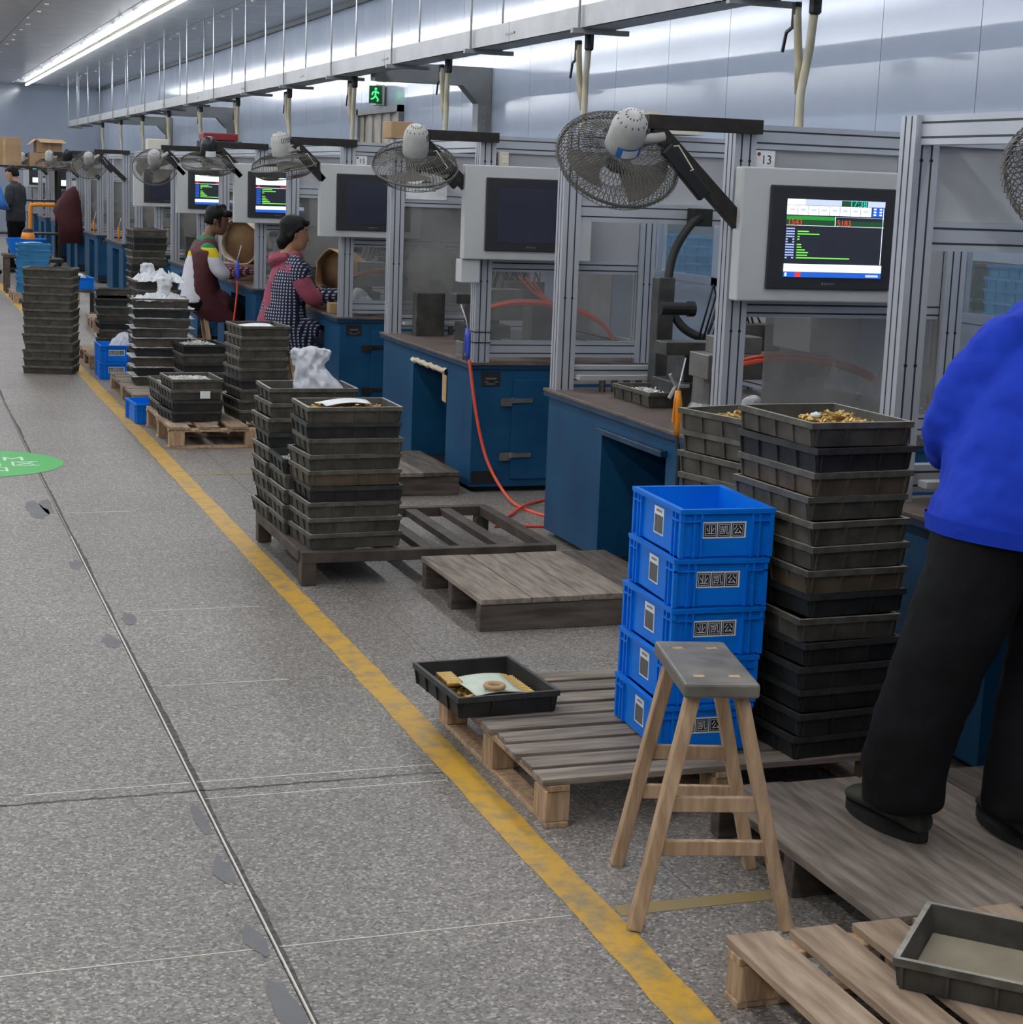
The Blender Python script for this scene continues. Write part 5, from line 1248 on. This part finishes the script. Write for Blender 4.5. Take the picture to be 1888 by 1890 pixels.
def eyes(par, c, fwd, up, sc=1.0):
    f, s, u = frame(fwd, up)
    def P(x, y, z): return Vector(c)+f*(x*sc)+s*(y*sc)+u*(z*sc)
    for e in (-1, 1):
        b = MB(); b.lathe([(0, -.010*sc), (.007*sc, -.006*sc), (.010*sc, 0), (.007*sc, .006*sc), (0, .010*sc)], 10, Matrix.Translation(P(.074, e*.03, .008)))
        b.obj('eye', 'ink', par, smooth=True)
        MB().tube([P(.083, e*.015, .03), P(.088, e*.03, .035), P(.076, e*.048, .03)], .0035*sc, 5).obj('eyebrow', 'hair', par)
    MB().tube([P(.083, -.02, -.0735), P(.0955, 0, -.073), P(.083, .02, -.0735)], .0025*sc, 5).obj('mouth', 'red_box', par)
def hair(par, c, fwd, up, sc=1.0, back=-.05, front=.04, extra=None, vox=.008):
    f, s, u = frame(fwd, up)
    def P(x, y, z): return Vector(c)+f*(x*sc)+s*(y*sc)+u*(z*sc)
    b = MB(); rs = []
    for z, cx, rx, ry in ((back, -.05, .052, .06), (-.01, -.036, .072, .075), (.03, -.022, .085, .083), (.065, -.012, .098, .084), (.095, -.012, .086, .07), (.118, -.014, .058, .048), (.13, -.016, .02, .018)):
        rs.append([P(cx+rx*math.cos(2*PI*j/20), ry*math.sin(2*PI*j/20), z) for j in range(20)])
    b.loft(rs)
    b.tube([P(.07, -.05, front+.02), P(.088, 0, front+.03), P(.07, .05, front+.02)], .018*sc, 8)
    if extra: extra(b, P)
    return body_obj('hair', b, 'hair', par, vox, 3)
def hand(b, w, d, nrm, side, curl=.5, sc=1.0, grip=0):
    # palm plus five separate bent fingers; w wrist point, d forward, nrm back-of-hand normal
    d = Vector(d).normalized(); n = Vector(nrm); n = (n-d*n.dot(d)).normalized(); s = d.cross(n)*side
    w = Vector(w)
    def P(x, y, z): return w+d*(x*sc)+s*(y*sc)+n*(z*sc)
    for y in (-.026, -.009, .009, .026): b.tube([P(0, y*.6, 0), P(.045, y*.9, .003), P(.088, y, 0)], [.016*sc, .015*sc, .0115*sc], 8)
    for i, (y, l) in enumerate(((-.029, .058), (-.010, .072), (.010, .078), (.028, .070))):
        c1 = curl*(.9+.1*i); p0 = P(.085, y, 0)
        a = c1*.9
        p1 = p0+(d*math.cos(a)-n*math.sin(a))*(l*.45*sc); a2 = a+c1*1.1
        p2 = p1+(d*math.cos(a2)-n*math.sin(a2))*(l*.33*sc); a3 = a2+c1*.7
        p3 = p2+(d*math.cos(a3)-n*math.sin(a3))*(l*.24*sc)
        b.tube([p0-d*.012*sc, p0, p1, p2, p3, p3+(p3-p2)*.25], [.0095*sc, .0095*sc, .0088*sc, .008*sc, .007*sc, .003*sc], 8)
    b.tube([P(.018, .022, -.004), P(.045, .045, -.012), P(.072, .052, -.022-.02*curl), P(.092, .046, -.03-.03*curl), P(.097, .044, -.033-.03*curl)], [.014*sc, .0125*sc, .010*sc, .008*sc, .003*sc], 8)

def worker_blue():
    # standing on the near platform, back to the camera, leaning right over the machine
    O = Vector((2.475, 3.38, .116))
    t = MB()     # one continuous body
    p = lambda x, y, z: Vector((x, y, z))
    hips = p(0, .02, .80); chest = p(.10, .10, 1.08); sh_l = p(-.03, .13, 1.19); sh_r = p(.27, .05, 1.2); neck = p(.2, .14, 1.30); hc = p(.37, .24, 1.40)
    hf, hu = (.8, .45, -.4), (.4, .2, .9)
    limb(t, [hips, p(.04, .05, .95), chest, neck], [.11, .10, .09, .05])
    limb(t, [p(-.11, .0, .78), p(-.20, .03, .42), p(-.245, .06, .12)], [.075, .055, .032]); limb(t, [p(.10, .0, .78), p(.05, -.03, .42), p(.005, -.05, .12)], [.075, .055, .032])
    el = p(-.10, .2, .96); wl_ = p(.06, .40, .90); er = p(.38, .1, .94); wr = p(.42, .34, .88)
    limb(t, [sh_l+p(0, 0, -.03), el, wl_], [.04, .038, .03]); limb(t, [sh_r+p(0, 0, -.03), er, wr], [.04, .038, .03])
    hand(t, wl_, (.6, .7, -.25), (0, .2, 1), -1, .5); hand(t, wr, (.4, .85, -.25), (0, .2, 1), 1, .5)
    limb(t, [neck, p(.27, .18, 1.33), hc+Vector((-.03, -.02, -.02))], [.05, .05, .06])
    head(t, None, hc, hf, hu)
    body = body_obj('person', t, 'skin', None, .006, 2)
    body.location = O
    tag(body, 'person in a bright blue work jacket and black trousers, seen from behind', 'person')
    hair(body, hc, hf, hu); eyes(body, hc, hf, hu)
    j = MB(); rs = []
    def ring(cx, cy, z, rx, ry, tiltz=0, n=28, pw=2.5, rot=0.0):
        out = []
        for i in range(n):
            a = 2*PI*i/n; c, s = math.cos(a), math.sin(a)
            x_ = rx*abs(c)**(2/pw)*(1 if c >= 0 else -1); y_ = ry*abs(s)**(2/pw)*(1 if s >= 0 else -1)
            x2 = x_*math.cos(rot)-y_*math.sin(rot); y2 = x_*math.sin(rot)+y_*math.cos(rot)
            out.append(Vector((cx+x2, cy+y2, z+tiltz*x2)))
        return out
    for a in ((.03, .0, .715, .262, .17, -.12), (.03, .0, .735, .266, .173, -.12), (.04, .015, .84, .246, .168, -.08), (.065, .045, .97, .222, .158, .0), (.09, .07, 1.08, .205, .15, .06), (.12, .09, 1.17, .195, .135, .10), (.15, .11, 1.235, .17, .115, .13), (.18, .125, 1.285, .12, .09, .15), (.205, .14, 1.32, .075, .07, .2), (.215, .145, 1.35, .068, .064, .2)): rs.append(ring(*a, rot=R(-12)))
    j.loft(rs)
    limb(j, [p(-.015, .12, 1.165), p(-.065, .14, 1.08), p(-.105, .19, .96), p(-.03, .3, .905), p(.04, .37, .90)], [.086, .085, .076, .066, .054], 16)
    limb(j, [p(.27, .05, 1.18), p(.33, .06, 1.07), p(.38, .1, .94), p(.41, .24, .89), p(.42, .31, .885)], [.088, .084, .075, .066, .055], 16)
    jk = body_obj('jacket', j, 'jacket_blue', body, .010, 6, .042, .12)
    hm = MB(); hm.loft([[q+Vector((0, 0, -.004)) for q in ring(.03, .0, .716, .267, .174, -.12, rot=R(-12))], ring(.03, .0, .75, .271, .177, -.12, rot=R(-12))], caps=False); hm.obj('hem_band', 'jacket_blue', body, smooth=True)
    tr = MB(); rs = []
    for a in ((.01, .01, .88, .17, .11), (.0, .005, .80, .185, .125), (-.01, .0, .72, .20, .135)): rs.append(ring(*a))
    tr.loft(rs)
    limb(tr, [p(-.10, .01, .76), p(-.155, .01, .58), p(-.215, .03, .38), p(-.25, .045, .22), p(-.25, .05, .16)], [.122, .116, .105, .1, .1], 18)
    tr.tube([p(-.235, .04, .3), p(-.25, .05, .2), p(-.25, .05, .085)], [.098, .1, .098], 20)
    limb(tr, [p(.10, .01, .76), p(.10, -.01, .58), p(.06, -.03, .38), p(.015, -.06, .22), p(.005, -.065, .16)], [.122, .116, .105, .1, .1], 18)
    tr.tube([p(.04, -.045, .3), p(.01, -.06, .2), p(.003, -.065, .08)], [.098, .1, .098], 20)
    body_obj('trousers', tr, 'trouser_black', body, .012, 6, .025, .12)
    def shoe(x, y, rz, nm):
        s = MB(); rs = []
        for d, h, w_ in ((-.105, .035, .022), (-.095, .06, .036), (-.05, .078, .043), (.0, .085, .042), (.05, .07, .044), (.11, .055, .048), (.155, .045, .042), (.185, .03, .022)):
            rs.append([Vector((w_*math.cos(2*PI*i/16), d, .018+max(0, h*.5+h*.5*math.sin(2*PI*i/16)))) for i in range(16)])
        s.loft(rs); m = Matrix.Translation((x, y, 0)) @ Matrix.Rotation(rz, 4, 'Z'); s.xf(m)
        o = s.obj('shoe', 'shoe_dark', body, smooth=True); o.modifiers.new('sub', 'SUBSURF').levels = 1
        q = MB(); q.loft([[Vector((w_*math.cos(a), d*1.0+.04, z)) for a, w_, d in [(2*PI*i/20, .05*(1.0-.12*math.cos(2*PI*i/20*1)), .15*math.sin(2*PI*i/20)) for i in range(20)]] for z in (0, .022)]); q.xf(m)
        q.obj('sole', 'rubber_sole', o)
        lc = MB()
        for i in range(4): lc.tube([(-.03, .03+.022*i, .085-.008*i), (0, .035+.022*i, .098-.009*i), (.03, .03+.022*i, .085-.008*i)], .003, 5)
        lc.xf(m); lc.obj('laces', 'rubber_sole', o)
        k = MB(); k.tube([(0, -.045, .05), (0, -.05, .11), (0, -.045, .16)], [.038, .036, .04], 12); k.xf(m); k.obj('sock', 'sock_white', body, smooth=True)
    shoe(-.215, .125, R(6), 'l'); shoe(.045, -.005, R(-6), 'r')
    return body
worker_blue()

def seated(O, label, top, apron, sleeve, legs, skin, hairfn, headfwd, sh_w=.17, style='w', hx=.12):
    # sits on a stool facing +x, forearms on the worktop
    p = lambda x, y, z: Vector((x, y, z))
    t = MB()
    hips = p(0, 0, .60); ch = p(.07, 0, .92); neck = p(.10, 0, 1.06); hc = p(hx, 0, 1.215)
    limb(t, [hips, p(.02, 0, .74), ch, neck], [.12, .11, .12, .06])
    for s in (-1, 1):
        limb(t, [p(.02, s*.09, .55), p(.36, s*.10, .47)], [.075, .052]); limb(t, [p(.36, s*.10, .47), p(.34, s*.10, .28), p(.33, s*.1, .08)], [.05, .045, .035])
        limb(t, [p(.08, s*sh_w, .99), p(.20, s*(sh_w+.05), .78), p(.46, s*.10, .80)], [.045, .04, .028])
        hand(t, p(.46, s*.10, .80), (.95, -s*.2, -.1), (0, 0, 1), s, .55, .95)
    head(t, None, hc, headfwd, (-.15, 0, 1), .98)
    b = body_obj('person', t, skin, None, .007, 2); b.location = O
    tag(b, label, 'person')
    hairfn(b, hc); eyes(b, hc, headfwd, (-.15, 0, 1), .98)
    j = MB(); rs = []
    def ring(cx, z, rx, ry, n=24): return [Vector((cx+rx*math.cos(2*PI*i/n), ry*math.sin(2*PI*i/n), z)) for i in range(n)]
    for a in ((-.01, .52, .15, .19), (.0, .60, .145, .185), (.02, .74, .125, .165), (.05, .86, .13, .18), (.075, .95, .125, .185), (.088, 1.01, .10, .155), (.098, 1.05, .075, .09), (.105, 1.085, .06, .062)): rs.append(ring(*a))
    j.loft(rs)
    for s in (-1, 1): limb(j, [p(.08, s*(sh_w-.01), .975), p(.13, s*(sh_w+.04), .87), p(.20, s*(sh_w+.05), .785), p(.27, s*(sh_w+.0), .785)], [.072, .07, .064, .055])
    if style == 'w':    # hood at the back of the neck
        j.tube([p(.04, -.11, 1.06), p(-.03, -.06, 1.04), p(-.05, 0, 1.02), p(-.03, .06, 1.04), p(.04, .11, 1.06)], .035, 10)
    body_obj('sweater', j, top, b, .012, 5, .015, .1)
    sl = MB()
    for s in (-1, 1): limb(sl, [p(.23, s*(sh_w+.03), .785), p(.34, s*.16, .79), p(.45, s*.105, .80)], [.062, .056, .042])
    body_obj('oversleeves', sl, sleeve, b, .01, 3, .012, .06)
    # apron: shell around the front, sides and lap
    a = MB(); rs = []
    for z, cx, rx, ry in ((.38, .16, .19, .20), (.5, .09, .20, .215), (.60, .03, .168, .225), (.74, .045, .146, .215), (.86, .075, .15, .225), (.95, .10, .145, .215), (1.01, .105, .115, .15)):
        rs.append(ring(cx, z, rx, ry))
    if style == 'm':
        rs = []
        for z, cx, rx, ry in ((.36, .26, .20, .19), (.48, .15, .22, .2), (.60, .06, .165, .21), (.74, .06, .13, .225), (.86, .07, .125, .25), (.96, .08, .125, .245), (1.03, .09, .10, .17), (1.06, .095, .07, .09)): rs.append(ring(cx, z, rx, ry))
    a.loft(rs)
    if style == 'w':
        for s in (-1, 1): limb(a, [p(.02, s*.10, .58), p(.23, s*.1, .53)], [.1, .085]); limb(a, [p(.09, s*.10, 1.005), p(.10, s*(sh_w-.01), .965), p(.115, s*(sh_w+.02), .915)], [.075, .084, .082])
    else:
        for s in (-1, 1): limb(a, [p(.05, s*.09, .58), p(.22, s*.09, .53), p(.28, s*.09, .42)], [.1, .088, .075]); limb(a, [p(.095, s*.09, 1.015), p(.105, s*(sh_w-.03), .98)], [.07, .08])
    body_obj('apron', a, apron, b, .012, 5, .018, .11)
    l = MB()
    for s in (-1, 1):
        limb(l, [p(.0, s*.09, .545), p(.34, s*.10, .475)], [.1, .072]); limb(l, [p(.35, s*.10, .465), p(.34, s*.10, .3), p(.33, s*.10, .12)], [.07, .064, .06])
    body_obj('trousers', l, legs, b, .013, 5, .012, .1)
    for s in (-1, 1):
        q = MB(); limb(q, [p(.29, s*.1, .045), p(.36, s*.1, .05), p(.47, s*.1, .035)], [.042, .045, .034]); q.obj('shoe', 'rubber_sole', b, smooth=True)
    # stool under the sitter
    stn = thing('wooden_stool', 'wooden stool under ' + ('the woman in the plaid apron' if style == 'w' else 'the man in the maroon apron'), 'stool', (O[0]-.03, O[1], O[2]), 0, 'stools under the seated workers')
    box('seat', 'wood_dark', stn, -.14, .14, -.11, .11, .44, .475, .006)
    for sx in (-1, 1):
        for sy in (-1, 1): MB().bar((sx*.17, sy*.14, 0), (sx*.1, sy*.08, .45), .035, .035, up=(0, 1, 0)).obj('leg', 'wood_raw', stn, bevel=.003)
    for sy in (-1, 1): MB().bar((-.14, sy*.115, .18), (.14, sy*.115, .18), .018, .03).obj('stretcher', 'wood_raw', stn)
    return b
def hair_woman(b, c):
    def ex(m, P):
        m.tube([P(-.05, 0, -.02), P(-.075, 0, -.07), P(-.075, 0, -.115)], [.062, .055, .03], 12)
        for s in (-1, 1): m.tube([P(.045, s*.066, .05), P(.01, s*.074, .045), P(-.05, s*.062, -.03)], [.018, .02, .026], 8)
    hair(b, c, (1, 0, -.06), (-.05, 0, 1), 1.02, -.06, .05, ex)
def hair_man(b, c):
    def ex(m, P):
        m.tube([P(.05, -.06, .07), P(.09, 0, .075), P(.05, .06, .07)], .03, 10); m.tube([P(-.03, -.05, .1), P(.03, 0, .12), P(-.03, .05, .1)], .03, 8)
        for s in (-1, 1): m.tube([P(.03, s*.068, .03), P(.028, s*.068, -.02), P(.034, s*.062, -.05)], [.012, .010, .006], 6)
    hair(b, c, (1, -.25, -.2), (-.05, 0, 1), 1.04, -.04, .045, ex)
seated((2.61, 12.42, .0), 'person in a navy plaid apron over a pink hooded sweater, seated', 'pink_knit', 'plaid_navy', 'plaid_navy', 'navy', 'skin', hair_woman, (1, 0, -.06), hx=.11)
seated((2.495, 15.34, .0), 'person in a maroon apron over a green, yellow and white sweater, seated', 'striped_knit', 'maroon', 'plaid_red', 'trouser_black', 'skin_dark', hair_man, (1, -.3, -.25), style='m', hx=.19)

def standing_far(O, label, mat, rz, legs='trouser_black'):
    p = lambda x, y, z: Vector((x, y, z)); t = MB(); hc = p(0, .05, 1.50)
    limb(t, [p(0, 0, .88), p(0, .0, 1.1), p(0, 0, 1.27), p(0, .01, 1.38)], [.10, .09, .09, .05])
    for s in (-1, 1):
        limb(t, [p(s*.09, 0, .86), p(s*.1, .01, .46), p(s*.1, 0, .06)], [.075, .055, .04])
        limb(t, [p(s*.18, 0, 1.30), p(s*.24, .02, 1.04), p(s*.12, .26, 1.0)], [.045, .04, .03]); hand(t, p(s*.12, .26, 1.0), (-s*.4, .8, .1), (0, -.2, 1), s, .6)
    head(t, None, hc, (0, 1, -.25), (0, .25, 1))
    b = body_obj('person', t, 'skin', None, .012, 2); b.location = O; b.rotation_euler = (0, 0, rz); tag(b, label, 'person')
    hair(b, hc, (0, 1, -.25), (0, .25, 1), vox=.012)
    j = MB()
    def ring(z, rx, ry): return [Vector((rx*math.cos(2*PI*i/20), ry*math.sin(2*PI*i/20), z)) for i in range(20)]
    j.loft([ring(.78, .19, .14), ring(.9, .185, .14), ring(1.05, .175, .13), ring(1.22, .195, .13), ring(1.31, .17, .11), ring(1.37, .08, .07), ring(1.40, .065, .065)])
    for s in (-1, 1): limb(j, [p(s*.17, 0, 1.28), p(s*.25, .02, 1.06), p(s*.2, .15, 1.02), p(s*.14, .23, 1.01)], [.075, .068, .06, .05])
    body_obj('jacket', j, mat, b, .016, 4)
    l = MB(); l.loft([ring(.7, .18, .13), ring(.86, .17, .125)])
    for s in (-1, 1): limb(l, [p(s*.09, 0, .8), p(s*.1, 0, .45), p(s*.1, 0, .12)], [.095, .08, .07])
    body_obj('trousers', l, legs, b, .016, 4)
    for s in (-1, 1):
        q = MB(); limb(q, [p(s*.1, -.05, .045), p(s*.1, .05, .05), p(s*.1, .15, .035)], [.042, .045, .034]); q.obj('shoe', 'rubber_sole', b, smooth=True)
standing_far((1.90, 28.6, 0), 'distant person in a dark jacket standing at the left edge', 'dark_jacket', R(60))
standing_far((1.45, 28.0, 0), 'distant person in a blue and white jacket cut by the left edge', 'sticker_blue', R(-40))
